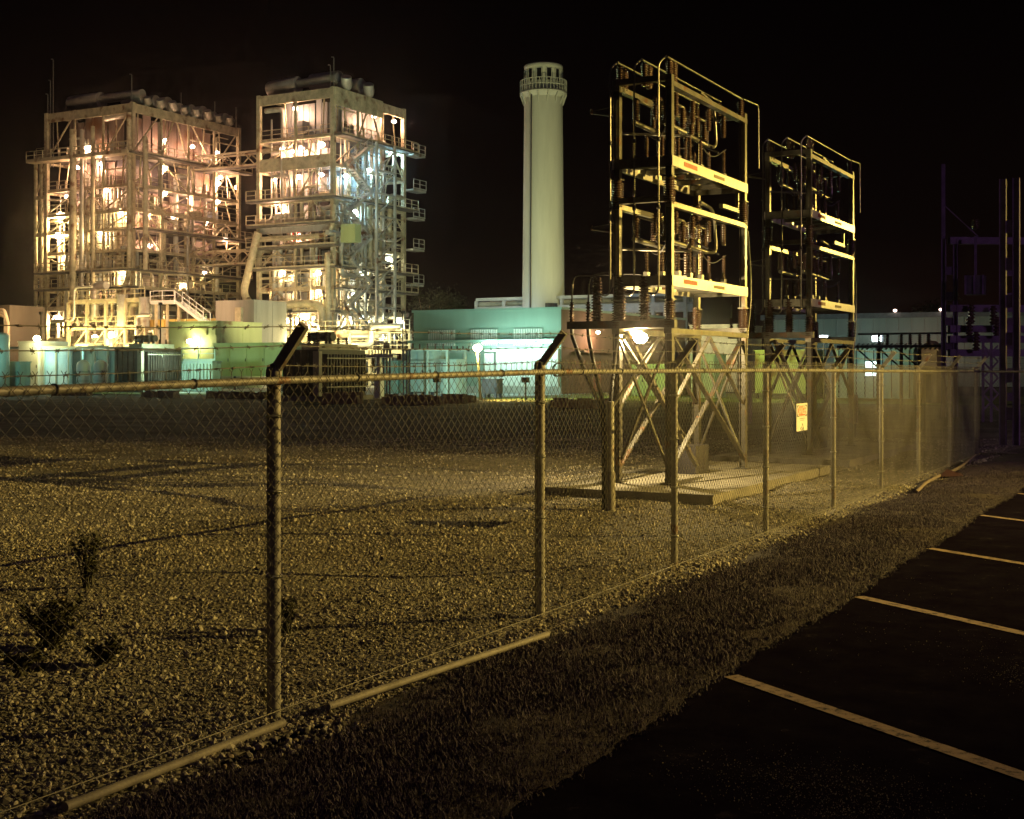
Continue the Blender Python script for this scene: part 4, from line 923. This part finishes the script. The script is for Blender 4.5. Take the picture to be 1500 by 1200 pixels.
cab('switchgear_cabinet', 'small teal cabinet with pipes next to the thin lamp post', 'cabinet', 645, 668, 81, .2, H(528, 81), 1.2, cyan_paint, 2)
cab('switchgear_cabinet', 'dark green low cabinet right of the brown transformer', 'cabinet', 560, 582, 82, .2, H(530, 82), 1.4, teal_paint, 2)
cab('utility_box', 'dark green box on the ground beneath the bright white panels', 'box', 706, 727, 78, .25, H(557, 78), .8, dark_steel, 1)
# slim portal frames around the cabinets
for k, (pxl, pxr, Z, py, lb) in enumerate(((598, 655, 80, 513, 'slim pipe frame standing around the pale teal cabinet'), (562, 571, 79, 512, 'narrow dark portal frame left of the pale teal cabinet'), (657, 700, 83, 516, 'slim pipe frame between cabinet and thin lamp post'))):
    X0, X1, Y = front(pxl, pxr, Z); t = thing('pipe_portal', lb, 'frame', (X1, Y, 0)); z_ = H(py, Z)
    for x_ in (X0, (X0 + X1) / 2, X1):
        for y_ in (Y, Y + 2.2): bar(t, 'post', (x_, y_, 0), (x_, y_, z_), .09, .09, cyan_paint if k != 1 else dark_steel)
    for y_ in (Y, Y + 2.2): bar(t, 'beam', (X0 - .1, y_, z_), (X1 + .1, y_, z_), .08, .1, cyan_paint if k != 1 else dark_steel); bar(t, 'beam', (X0, y_, z_ * .72), (X1, y_, z_ * .72), .05, .05, dark_steel)
    for i in range(5): insulator(t, X0 + (X1 - X0) * (i + .5) / 5, Y, z_ + .05, z_ + .4, .07, porcelain, 'insulator', 4)
# white bus stand with T top
X0, X1, Y = front(548, 557, 76); t = thing('equipment_stand', 'bright white T shaped stand right of the brown transformer', 'stand', (X1, Y, 0))
box(t, 'column', X0, X1, Y, Y + .4, 0, H(552, 76), white_panel); box(t, 'upper_column', X0 + .12, X1 - .1, Y + .1, Y + .3, H(552, 76), H(524, 76), white_panel); box(t, 'cross_arm', X0 - .6, X1 + .9, Y, Y + .4, H(524, 76) + .002, H(520, 76), white_panel)
for i in range(8): insulator(t, X0 - .5 + i * .22, Y + .2, H(520, 76), H(520, 76) + .3, .05, porcelain, 'insulator', 4)

# transformers
def transformer(label, px, Z, a, b_, pyt, base, seed):
    X, Y = W(px, Z); zt = H(pyt, Z); t = thing('transformer', label, 'transformer', (X, Y, 0), 'transformers')
    box(t, 'tank', X - a, X, Y, Y + b_, .3, zt, transformer_brown); box(t, 'plinth', X - a - .2, X + .4, Y - .2, Y + b_ + .2, -.05, .295, concrete)
    box(t, 'corner_trim', X - .12, X + .28, Y - .3, Y - .02, .296, zt - .1, trim_beige); box(t, 'lid', X - a * .45, X + .1, Y - .05, Y + b_ * .8, zt + .002, zt + .32, trim_beige)
    for i in range(14): box(t, 'radiator_fin', X + .02, X + .42, Y + .3 + i * (b_ - .6) / 14, Y + .38 + i * (b_ - .6) / 14, .5, zt - .25, transformer_brown)
    for zz_ in (.75, zt - .5): box(t, 'fin_rail', X + .425, X + .46, Y + .2, Y + b_ - .2, zz_, zz_ + .06, trim_beige)
    for i in range(5): box(t, 'stiffener', X - a + .2 + i * a / 5, X - a + .32 + i * a / 5, Y - .1, Y - .003, .4, zt - .1, transformer_brown)
    for i in range(3):
        insulator(t, X - a * .25 - i * a * .25, Y + b_ * .35, zt + .33 if i == 0 else zt, zt + 1.0, .13, porcelain, 'bushing', 7, .5)
        insulator(t, X - a * .2 - i * a * .25, Y + b_ * .75, zt, zt + .7, .1, porcelain, 'bushing', 6, .5)
    cyl(t, 'conservator', (X - a + .3, Y + b_ * .5, zt + .75), (X - .6, Y + b_ * .5, zt + .75), .26, transformer_brown, 12)
    for s in (X - a + .5, X - .8): box(t, 'conservator_leg', s - .05, s + .05, Y + b_ * .5 - .05, Y + b_ * .5 + .05, zt + .002, zt + .52, transformer_brown)
    return t
transformer('dark brown transformer nearer the fence, right of the green container', 466, 70, 2.4, 4.4, 512, 0, 1)
transformer('dark brown finned transformer at the left, beyond the gravel', 207, 96, 2.7, 4.2, 510, 0, 2)

# green container, green boxes, white annexe, cyan low wall
t, X0, X1, Y = cab('container', 'yellow green steel container between the two brown transformers', 'container', 312, 414, 100, 1.15, H(503, 100), 2.6, green_paint, 4)
light(t, (X1 - 2, Y - 7, 5.5), (.75, 1, .28), 600, .3)
t, X0, X1, Y = cab('pump_house', 'tall green boxy pump house behind the cyan wall at the left', 'building', 247, 318, 112, 0, H(471, 112), 6, green_paint, 3, legs=False)
bulb(t, (at_y(278, Y - .4)[0], Y - .4, H(500, 112)), .3, lens_warm, 'wall_lamp'); light(t, (at_y(278, Y - .8)[0], Y - .8, H(502, 112)), (1, .92, .45), 480, .2)
for a, c in ((286, 304), (311, 317)): box(t, 'hatch', at_y(a, Y)[0], at_y(c, Y)[0], Y - .12, Y - .04, H(491, 112), H(480, 112), green_paint)
t, X0, X1, Y = cab('annexe_building', 'pale windowless annexe block between the two boiler towers', 'building', 316, 372, 125, 0, H(440, 125), 5, mat('annexe_wall', (.30, .29, .25), .8, 0, .3, .5, streak=True), 0, legs=False)
box(t, 'doorway', at_y(347, Y)[0], at_y(356, Y)[0], Y - .3, Y - .004, .1, H(450, 125), plant_steel)
t, X0, X1, Y = cab('cyan_bund', 'low ribbed cyan wall between transformer and container', 'wall', 262, 311, 98, 0, H(530, 98), 1, cyan_paint, 0, legs=False)
for i in range(10): box(t, 'rib', X0 + (i + .2) * (X1 - X0) / 10, X0 + (i + .6) * (X1 - X0) / 10, Y - .12, Y - .003, .1, H(533, 98), cyan_paint)
handrail(t, (X0, Y + .3, H(530, 98) + .07), (X1, Y + .3, H(530, 98) + .07), cyan_paint, 1.0)
light(t, (X0 + 2, Y - 3.5, 2.6), MERC, 560, .3)
# wide pump bench, low yellow duct and stairs in front of the left tower
X0, X1, Y = front(215, 330, 128); t = thing('duct_house', 'long low yellow duct in front of the left boiler tower', 'duct', (X1, Y, 0)); box(t, 'duct', X0, X1, Y, Y + 3, H(478, 128), H(466, 128), yellow_paint); box(t, 'base', X0 + 1, X1 - 1, Y + .5, Y + 2.5, 0, H(478, 128) - .002, plant_grey)
for i in range(7): box(t, 'flange', X0 + (i + .5) * (X1 - X0) / 7, X0 + (i + .5) * (X1 - X0) / 7 + .2, Y - .08, Y - .003, H(478, 128), H(466, 128), yellow_paint)
t = thing('access_stair', 'white railed stair descending beside the left boiler tower', 'stair', (X1, Y - 2, 0)); xs_, _ = at_y(262, Y - 2); xe_, _ = at_y(303, Y - 2)
stair(t, (xe_, Y - 2, H(474, 128)), (xs_, Y - 2, H(442, 128)), (0, .5, 0), white_panel); box(t, 'landing', xs_ - 3.2, xs_ + .1, Y - 2.6, Y - 1.4, H(442, 128) - .2, H(442, 128), white_panel)
handrail(t, (xs_ - 3.2, Y - 2.6, H(442, 128)), (xs_, Y - 2.6, H(442, 128)), white_panel); 
for s in (-3, -1.5, 0): bar(t, 'post', (xs_ + s, Y - 2, 0), (xs_ + s, Y - 2, H(442, 128) - .2), .22, .22, plant_steel)
# cluttered process platform before the left tower
X0, X1, Y = front(100, 212, 132); t = thing('process_skid', 'cluttered pipe platform at the foot of the left boiler tower', 'pipework', (X1, Y, 0), None); rp = random.Random(77)
for zz_ in (3.2, 6.0, 8.8):
    box(t, 'deck', X0, X1, Y, Y + 4, zz_ - .25, zz_, plant_steel); handrail(t, (X0, Y, zz_), (X1, Y, zz_), plant_steel)
for i in range(5):
    x_ = X0 + (X1 - X0) * i / 4; bar(t, 'column', (x_, Y + .05, 0), (x_, Y + .05, 8.7), .3, .3, plant_steel)
    if i < 4: bar(t, 'brace', (x_, Y, 3.2), (x_ + (X1 - X0) / 4, Y, 5.8), .16, .16, plant_steel)
for i in range(22):
    x_ = rp.uniform(X0, X1); y_ = Y + rp.uniform(-.6, 2.5); z0_ = rp.choice((.2, 3.2, 6)); h_ = rp.uniform(1.2, 3.5); r_ = rp.choice((.15, .2, .3, .45))
    if i % 3 == 0: cyl(t, 'vessel', (x_, y_, z0_), (x_, y_, z0_ + h_), .55, rp.choice((cladding, plant_grey, cyan_paint)), 14)
    else: pipe(t, 'pipe', [(x_ - rp.uniform(1, 3), y_, z0_ + .8), (x_, y_, z0_ + .8), (x_, y_, z0_ + h_ + 1), (x_ + rp.uniform(1, 3), y_, z0_ + h_ + 1)], r_, rp.choice((cladding, plant_steel, cladding)), .6, 10)
for i in range(3): light(t, (X0 + (i + .4) * (X1 - X0) / 3, Y - 2.0, 5.2), (1, .78, .27), 900, .3)
X0, X1, Y = front(378, 600, 126); t = thing('process_skid', 'low cluttered pipe platform at the foot of the right boiler tower', 'pipework', (X1, Y, 0), None)
for zz_ in (3.4, 5.4): box(t, 'deck', X0, X1, Y, Y + 3, zz_ - .2, zz_, plant_steel); handrail(t, (X0, Y, zz_), (X1, Y, zz_), plant_steel)
for i in range(9): bar(t, 'column', (X0 + (X1 - X0) * i / 8, Y + .05, 0), (X0 + (X1 - X0) * i / 8, Y + .05, 5.3), .26, .26, plant_steel)
for i in range(26):
    x_ = rp.uniform(X0, X1); y_ = Y + rp.uniform(-.6, 2.5); z0_ = rp.choice((.2, .2, 3.4)); h_ = rp.uniform(1.0, 2.8); r_ = rp.choice((.12, .18, .26, .4))
    if i % 4 == 0: box(t, 'equipment_box', x_, x_ + rp.uniform(.8, 2), y_, y_ + 1, z0_, z0_ + h_ * .7, rp.choice((plant_grey, trim_beige, concrete_pale)))
    else: pipe(t, 'pipe', [(x_ - rp.uniform(1, 3), y_, z0_ + .7), (x_, y_, z0_ + .7), (x_, y_, z0_ + h_), (x_ + rp.uniform(1, 4), y_, z0_ + h_)], r_, rp.choice((cladding, plant_steel)), .5, 10)
for i in range(4): light(t, (X0 + (i + .4) * (X1 - X0) / 4, Y - 2.2, 4.6), (1, .82, .36), 850, .3)

# left end: white block, cyan tanks in a steel frame, cyan vessel, beige arched duct
t, X0, X1, Y = cab('white_kiosk', 'white flat kiosk under the yellow starry lamp at the left', 'building', 27, 56, 102, 0, H(501, 102), 3, white_panel, 1, legs=False)
bulb(t, (at_y(54, Y - .3)[0], Y - .3, H(496, 102)), .28, lens_hot, 'roof_lamp'); light(t, (at_y(54, Y - .9)[0], Y - .9, H(497, 102)), (1, .88, .30), 380, .2)
X0, X1, Y = front(12, 158, 99); t = thing('steel_shelter', 'open cyan steel frame shelter left of the finned transformer', 'shelter', (X1, Y, 0)); z_ = H(511, 101)
for i in range(9):
    x_ = X0 + (X1 - X0) * i / 8
    for y_ in (Y, Y + 4): bar(t, 'post', (x_, y_, 0), (x_, y_, z_), .14, .14, cyan_paint)
for y_ in (Y, Y + 4): box(t, 'beam', X0, X1, y_ - .08, y_ + .08, z_, z_ + .2, cyan_paint)
for i in range(16): box(t, 'slat', X0 + (i + .3) * (X1 - X0) / 16, X0 + (i + .7) * (X1 - X0) / 16, Y + .09, Y + 3.9, z_ + .02, z_ + .12, plant_grey)
box(t, 'back_wall', X0, X1, Y + 4.2, Y + 4.3, 0, z_ - .1, mat('shelter_back', (.11, .17, .16), .7, 0, .4, .9, streak=True))
for k in range(3): light(t, (X0 + (k + .5) * (X1 - X0) / 3, Y + .8, z_ - .5), (.48, 1, .85), 130, .3)
for k, (px, lb) in enumerate(((122, 'left of two upright cyan tanks beside the finned transformer'), (147, 'right of two upright cyan tanks beside the finned transformer'))):
    Z = 97; X, Y_ = W(px, Z); b = MB(); b.lathe([(0, .05), (.5, .05), (.5, .2), (.5, H(531, Z) - .2), (.42, H(531, Z)), (.2, H(528, Z)), (0, H(527, Z))], 18, (X, Y_, 0)); t = thing('storage_tank', lb, 'tank', (X, Y_, 0), 'cyan tanks'); b.build('shell', white_panel, t)
    for zz_ in (.8, 1.5): b = MB(); b.lathe([(.52, zz_), (.52, zz_ + .06)], 18, (X, Y_, 0)); b.build('hoop', cyan_paint, t)
X, Y_ = W(-8, 96); b = MB(); b.lathe([(0, 0), (1.05, 0), (1.05, H(492, 96)), (.9, H(488, 96)), (0, H(487, 96))], 24, (X, Y_, 0)); t = thing('storage_tank', 'large cyan tank cut off by the left edge', 'tank', (X, Y_, 0)); b.build('shell', cyan_paint, t)
for k in range(6): bar(t, 'stave', (X + 1.06 * math.cos(-2.3 + k * .35), Y_ + 1.06 * math.sin(-2.3 + k * .35), .1), (X + 1.06 * math.cos(-2.3 + k * .35), Y_ + 1.06 * math.sin(-2.3 + k * .35), H(493, 96)), .06, .06, white_panel)
light(t, (X + 2.5, Y_ - 3, 2.8), (.4, 1, .85), 260, .3)
X0, X1, Y = front(-60, 14, 118); t = thing('duct_tower', 'beige block with arched duct pipes at the left edge', 'building', (X1, Y, 0)); box(t, 'wall', X0, X1, Y, Y + 4, 0, H(447, 118), mat('duct_wall', (.08, .07, .05), .8, 0, .3, .6, streak=True))
for k in range(3): front_pipe(t, Y - .4, [(-12 + 4 * k, 500), (-12 + 4 * k, 462 - 4 * k), (12 - 2 * k, 462 - 4 * k), (12 - 2 * k, 500)], .16, plant_steel, 1.5, 'arched_pipe')
cab('cyan_switch_box', 'small dark cyan box left of the white kiosk', 'box', 12, 29, 97, .1, H(531, 97), 1, teal_paint, 1)

# pallets and timber on the gravel edge
for k, (px, py, w_, h_, lb) in enumerate(((20, 579, 3.4, .35, 'low timber stack far left at the gravel edge'), (100, 580, 3.2, .45, 'low timber stack left of the finned transformer'), (230, 583, 2.6, .45, 'timber block in front of the finned transformer'), (345, 584, 4.6, .42, 'long timber baulks in front of the green container'), (497, 592, 2.2, .62, 'timber crate at the foot of the nearer brown transformer'), (600, 593, 3.4, .5, 'dark timber stack in front of the pale teal cabinet'), (662, 592, 1.2, .5, 'two short pale timber blocks near the thin lamp post'), (684, 590, .5, .4, 'single small pale timber block beside the thin lamp post'), (845, 598, 2.8, .45, 'timber stack right of the second fence post, by the lawn'))):
    X, Y_, Z = on_ground(px, py); t = thing('timber_stack', lb, 'timber', (X, Y_, 0), 'timber on the gravel edge'); nn = max(2, int(w_ / .6))
    for i in range(nn):
        for j in range(2):
            box(t, 'baulk', X - w_ / 2 + i * w_ / nn + .02, X - w_ / 2 + (i + 1) * w_ / nn - .02, Y_ + .02 * ((i * 7) % 3) + .3 * j, Y_ + .27 + .3 * j, -.03, h_ * (1 - .12 * ((i * 5 + k + j) % 3)), wood)

# pipe rack behind the teal building and long pale shed roof
X0, X1, Y = front(698, 1004, 122); t = thing('pipe_rack', 'long pale steel pipe rack above the low roofs behind the stack', 'pipe rack', (X1, Y, 0)); zt, zb = H(429, 123), H(443, 123)
for y_ in (Y, Y + 3):
    box(t, 'beam', X0, X1, y_ - .15, y_ + .15, zt - .3, zt, concrete_pale); box(t, 'beam', X0, X1, y_ - .15, y_ + .15, zb - .8, zb, concrete_pale)
    for i in range(8): x_ = X0 + (X1 - X0) * i / 7; bar(t, 'post', (x_, y_, 0), (x_, y_, zt - .31), .3, .3, concrete_pale)
for i in range(3): cyl(t, 'pipe', (X0, Y + .7 + i * .8, zb + .3), (X1, Y + .7 + i * .8, zb + .3), .28, cladding, 10)
bar(t, 'brace', (X0, Y, zb - .8), (X0 + 1.5, Y, 3), .2, .2, concrete_pale)
light(t, (X0 + 6, Y - 4, 4.6), (.72, .9, 1), 700, .4); light(t, (X1 - 6, Y - 4, 4.2), (.72, .9, 1), 500, .4)  # unseen lights without fixtures, added to brighten the rack from below

# low buildings behind and right of the capacitor banks
t, X0, X1, Y = cab('yellow_shed', 'yellow green shed seen through the braces of the nearer bank', 'shed', 925, 985, 84, 0, 2.0, 4, green_paint, 3, legs=False); light(t, (X0 + 1.5, Y - 4, 2.6), (.85, .95, .15), 420, .3)
t, X0, X1, Y = cab('cream_shed', 'cream flat roofed shed between the two banks', 'shed', 1010, 1080, 98, 0, H(476, 98), 6, mat('cream_wall', (.55, .50, .36), .7), 2, legs=False); light(t, (X1 - 1, Y - 5, 4.5), (1, .92, .5), 900, .3)
cab('cyan_kiosk', 'small cyan kiosk seen through the nearer bank', 'kiosk', 1012, 1047, 78, 0, H(520, 78), 2, cyan_paint, 2, legs=False)
t, X0, X1, Y = cab('lime_shed', 'lime green shed behind the farther bank legs', 'shed', 1106, 1186, 76, .3, H(514, 76), 3, green_paint, 3); light(t, (X0 + 2, Y - 4, 3.4), (.9, 1, .22), 480, .3)
t, X0, X1, Y = cab('teal_cabin', 'teal cabin with four lit window panes at the right', 'cabin', 1222, 1338, 70, .15, H(512, 70), 4, cyan_paint, 0)
xw, _ = at_y(1278, Y)
wd = box(t, 'window_frame', at_y(1267, Y)[0], at_y(1289.5, Y)[0], Y - .05, Y - .003, H(552, 70), H(529, 70), dark_steel)
for a, c in ((1268, 1278), (1279.5, 1288.5)):
    for d, e in ((529.8, 539), (541.5, 551)): box(t, 'window_pane', at_y(a, Y)[0], at_y(c, Y)[0], Y - .08, Y - .052, H(e, 70), H(d, 70), window_glow)
for i in range(9): box(t, 'wall_seam', X0 + (i + .5) * (X1 - X0) / 9, X0 + (i + .5) * (X1 - X0) / 9 + .05, Y - .03, Y - .003, .2, H(513, 70), dark_steel)
light(t, (xw, Y - 1.8, 1.9), (.45, .9, .85), 34, .3); light(t, (X0 + 1, Y - 3, 3), (.4, .85, .7), 40, .3)
X0, X1, Y = front(1120, 1620, 118); t = thing('warehouse', 'long pale blue grey warehouse wall behind everything at the right', 'building', (X1, Y, 0)); zt = H(463, 122)
nn = 26
for i in range(nn): box(t, 'wall_panel', X0 + i * (X1 - X0) / nn + .03, X0 + (i + 1) * (X1 - X0) / nn - .03, Y - .06, Y, 0, zt, mat('warehouse_wall', (.30, .36, .33), .6, 0, .25, .3, streak=True))
box(t, 'inner_wall', X0, X1, Y + .003, Y + 18, 0, zt, concrete_pale); box(t, 'roof', X0 - .3, X1 + .3, Y - .5, Y + 18, zt, zt + .5, mat('warehouse_roof', (.16, .17, .18), .7))
for px, pw in ((1290, 230), (1180, 150)): a, _ = at_y(px, Y); light(t, (a, Y - 8, 4.6), (.50, .9, .78), pw, .3)
a, _ = at_y(1355, Y); light(t, (a, Y - 5, 2.6), (1, .5, .3), 200, .3)
for i, px in enumerate((1313, 1380)): a, _ = at_y(px, Y); bulb(t, (a, Y - .6, zt + .7), .18, lens_pink, 'roof_lamp')
for k, (px, py, Z, lb) in enumerate(((1285, 496, 64, 'cool white floodlight above the teal cabin'), (1207, 495, 74, 'cool white floodlight seen under the farther bank'))):
    X, Y_ = W(px, Z); z_ = H(py, Z); t = thing('yard_floodlight', lb, 'floodlight', (X, Y_, 0), 'yard floodlights')
    cyl(t, 'pole', (X, Y_, 0), (X, Y_, z_ - .17), .05, dark_steel, 8); box(t, 'lamp_head', X - .3, X + .3, Y_ - .02, Y_ + .2, z_ - .17, z_ + .17, dark_steel); box(t, 'lens', X - .23, X + .2, Y_ - .06, Y_ - .022, z_ - .13, z_ + .13, lens_white); light(t, (X, Y_ - .4, z_), (.75, 1, .98), 45, .15)
# gabled shed
X0, X1, Y = front(1349, 1372, 66); ze, zp = H(513, 66), H(502, 66); t = thing('gabled_shed', 'tiny gabled cream shed left of the dark gantry', 'shed', (X1, Y, 0)); xm = (X0 + X1) / 2
b = MB(); b.add([(X0, Y, 0), (X1, Y, 0), (X1, Y, ze), (xm, Y, zp), (X0, Y, ze), (X0, Y + 2, 0), (X1, Y + 2, 0), (X1, Y + 2, ze), (xm, Y + 2, zp), (X0, Y + 2, ze)], [(0, 1, 2, 3, 4), (9, 8, 7, 6, 5), (1, 6, 7, 2), (0, 4, 9, 5)]); b.build('wall', mat('shed_cream', (.50, .40, .22), .7), t)
for s, a in ((1, X1 + .12), (-1, X0 - .12)):
    bb = MB(); bb.add([(xm, Y - .15, zp + .03), (a, Y - .15, ze - .08), (a, Y + 2.1, ze - .08), (xm, Y + 2.1, zp + .03), (xm, Y - .15, zp + .12), (a, Y - .15, ze + .01), (a, Y + 2.1, ze + .01), (xm, Y + 2.1, zp + .12)], [(0, 1, 2, 3), (7, 6, 5, 4), (0, 4, 5, 1), (1, 5, 6, 2), (2, 6, 7, 3)]); bb.build('roof_slope', mat('shed_cream', (.5, .4, .22)), t)
box(t, 'doorway', X0 + .25, X1 - .25, Y - .03, Y - .003, .05, 1.5, dark_steel); light(t, (X1 + .8, Y - 2.5, 2.6), (1, .75, .4), 40, .2)

# overhead cable ladder crossing to the dark gantry
X0, X1, Y = front(1226, 1382, 52); z_ = H(508, 54); t = thing('cable_ladder', 'dark overhead cable ladder running to the gantry at the right', 'cable ladder', (X1, Y, 0))
for y_, dz in ((Y, 0), (Y + .7, .0)): bar(t, 'side_rail', (X0, y_, z_ + dz), (X1, y_, z_ + dz), .06, .1, dark_steel)
nn = 22
for i in range(nn): bar(t, 'rung', (X0 + (i + .2) * (X1 - X0) / nn, Y + .02, z_ - .12), (X0 + (i + .9) * (X1 - X0) / nn, Y + .68, z_ + .12), .05, .05, galv)
for px in (1285, 1318, 1345):
    a, _ = at_y(px, Y); bar(t, 'post', (a, Y + .3, 0), (a, Y + .3, z_ - .06), .12, .12, dark_steel); bar(t, 'knee', (a, Y + .3, z_ - .9), (a - .9, Y + .3, z_ - .08), .06, .06, dark_steel)
    insulator(t, a, Y + .3, z_ + .06, z_ + .5, .09, porcelain, 'insulator', 5); insulator(t, a + .35, Y + .3, z_ + .06, z_ + .5, .09, porcelain, 'insulator', 5)
bar(t, 'upper_rail', (X0 + .8, Y + .3, z_ + .52), (X1 + .5, Y + .3, z_ + .52), .05, .08, dark_steel)

# dark steel gantry at the right edge
ga, gb = W(1391, 48), W(1479, 31); t = thing('steel_gantry', 'dark steel substation gantry at the right edge', 'gantry', (gb[0], gb[1], 0))
def twin(p, z_, w_=.42):
    for s in (-1, 1): bar(t, 'column', (p[0] + s * w_ / 2, p[1], 0), (p[0] + s * w_ / 2, p[1], z_), .15, .2, gantry_steel, 'hbeam')
    for k in range(6): box(t, 'batten', p[0] - w_ / 2 + .08, p[0] + w_ / 2 - .08, p[1] - .05, p[1] + .05, .6 + k * (z_ - 1) / 6, .9 + k * (z_ - 1) / 6, gantry_steel)
twin(ga, H(350, 48)); twin(gb, H(262, 31), .3)
gz = H(350, 48); bar(t, 'mast', (ga[0] - .22, ga[1], gz), (ga[0] - .22, ga[1], H(240, 48)), .12, .12, gantry_steel); bar(t, 'stay', (ga[0] - .2, ga[1], H(300, 48)), (ga[0] + 1.0, ga[1], gz + .05), .04, .04, gantry_steel)
gc = W(1479, 48.6); twin(gc, gz)
for py in (353, 452, 482, 497, 517): z_ = H(py, 48); bar(t, 'cross_beam', (ga[0], ga[1] - .12, z_), (gc[0] + 6, gc[1] - .12 + (gc[1] - ga[1]) * 2, z_), .22, .26, gantry_steel)
for px, py in ((1423, 460), (1455, 462), (1420, 478), (1460, 478), (1430, 500)): X, Y_ = W(px, 47.5); insulator(t, X, Y_, H(py, 47.5) - .35, H(py, 47.5) + .35, .14, porcelain, 'insulator', 5)
X, Y_ = W(1429, 47); box(t, 'instrument_can', X - .32, X + .32, Y_ - .3, Y_ + .3, H(432, 47), H(404, 47), mat('can_grey', (.14, .13, .16), .5, .3)); 
for s in (-.3, 0, .3): box(t, 'can_rib', X + s - .03, X + s + .03, Y_ - .35, Y_ - .302, H(432, 47), H(404, 47), gantry_steel)
bar(t, 'can_hanger', (X, Y_, H(404, 47)), (X, Y_, gz), .08, .08, gantry_steel); insulator(t, X, Y_, gz + .25, gz + .6, .16, porcelain, 'insulator', 4)
for px in (1440, 1452):
    X, Y_ = W(px, 44); bar(t, 'lattice_leg', (X, Y_, 0), (X, Y_, H(500, 44)), .08, .08, gantry_steel)
X, Y_ = W(1440, 44); X2, Y2 = W(1462, 44)
for k in range(4): bar(t, 'lattice_bar', (X, Y_, .4 + k * .55), (X2, Y2, .95 + k * .55), .05, .05, gantry_steel); bar(t, 'lattice_bar', (X2, Y2, .4 + k * .55), (X, Y_, .95 + k * .55), .05, .05, gantry_steel)
for px, py, Z, w_, h_, lb in ((1385, 590, 47, .8, .9, 'low concrete block at the gantry foot'),):
    pass

# far trees, dim behind the works
leaf_m = mat('far_leaf', (.05, .055, .02), .8, 0, .4, 1)
def tree(px, Z, h, w_, seed, label):
    X, Y_ = W(px, Z); rr = random.Random(seed); t = thing('tree', label, 'tree', (X, Y_, 0), 'far trees'); b = MB(); b.tube([(X, Y_, 0), (X + .2, Y_, h * .4), (X, Y_ + .2, h * .85)], [.28, .18, .05], 8)
    for k in range(9): a = rr.uniform(0, 6.28); b.tube([(X, Y_, h * rr.uniform(.3, .6)), (X + w_ * .7 * math.cos(a), Y_ + w_ * .7 * math.sin(a), h * rr.uniform(.6, .95))], [.09, .02], 6)
    b.build('trunk', wood, t); c = MB(); cl = [(rr.uniform(-1, 1) * w_, rr.uniform(-1, 1) * w_, h * rr.uniform(.5, 1)) for _ in range(22)]
    for _ in range(2200):
        q = rr.choice(cl); p = Vector((X + q[0] + rr.gauss(0, w_ * .2), Y_ + q[1] + rr.gauss(0, w_ * .2), q[2] + rr.gauss(0, h * .06))); d = Vector((rr.gauss(0, 1), rr.gauss(0, 1), rr.gauss(0, 1))).normalized() * .16; e = d.orthogonal().normalized() * .08
        c.add([p - d, p + e, p + d, p - e], [(0, 1, 2, 3)])
    c.build('crown', leaf_m, t)
tree(628, 165, H(428, 165), 2.6, 1, 'dim tree just right of the boiler towers'); tree(650, 170, H(434, 170), 2.2, 2, 'fainter small tree left of the pipe rack')
tree(1355, 150, H(450, 150), 3.0, 3, 'dim bushy tree above the warehouse roof'); tree(1375, 152, H(455, 152), 2.4, 4, 'lower bush above the warehouse roof near the gantry')

# area floods that wash the steelwork from the works yard
for px, Z, z_, tx, tz, pw, col, lb in ((60, 112, 7, (AX0 + 7, AY0, 11), 0, 9500, (1, .58, .28), 'flood mast before the left half of the left tower'), (235, 116, 8, (AX1, AY0 + 6, 11), 0, 8500, (1, .55, .30), 'flood mast before the right half of the left tower'), (425, 108, 7, (TX0 + 5, TY0, 11), 0, 6500, (1, .84, .44), 'flood mast before the front of the right tower'), (590, 110, 7, (TX1, TY0 + 6, 15), 0, 5600, (.62, 1, .88), 'flood mast before the right side of the right tower')):
    X, Y_ = W(px, Z); t = thing('flood_mast', lb, 'floodlight', (X, Y_, 0), 'flood masts'); cyl(t, 'pole', (X, Y_, 0), (X, Y_, z_ - .6), .06, dark_steel, 8); box(t, 'lamp_head', X - .15, X + .15, Y_ - .1, Y_ + .1, z_ - .598, z_ - .35, dark_steel)
    spot(t, (X, Y_ + .3, z_ - .2), tx, col, pw, 110, .8, .2)

# mist added for lamp glow: strongly forward scattering, so each lamp wears a soft halo
hz = MB(); hz.box(-300, 45, -40, 320, -1.2, 48); hm = bpy.data.materials.new('mist'); hm.use_nodes = True
hn, hl = hm.node_tree.nodes, hm.node_tree.links; hn.clear(); ho = hn.new('ShaderNodeOutputMaterial'); hv = hn.new('ShaderNodeVolumePrincipled')
hv.inputs['Color'].default_value = (.95, .85, .80, 1); hv.inputs['Density'].default_value = 0.00024; hv.inputs['Anisotropy'].default_value = 0.96
hl.new(hv.outputs[0], ho.inputs['Volume']); hzo = hz.build('haze', hm); hzo['kind'] = 'stuff'; hzo['label'] = 'thin mist added over the power plant for lamp halos'; hzo['category'] = 'haze'
sc.cycles.volume_bounces = 0
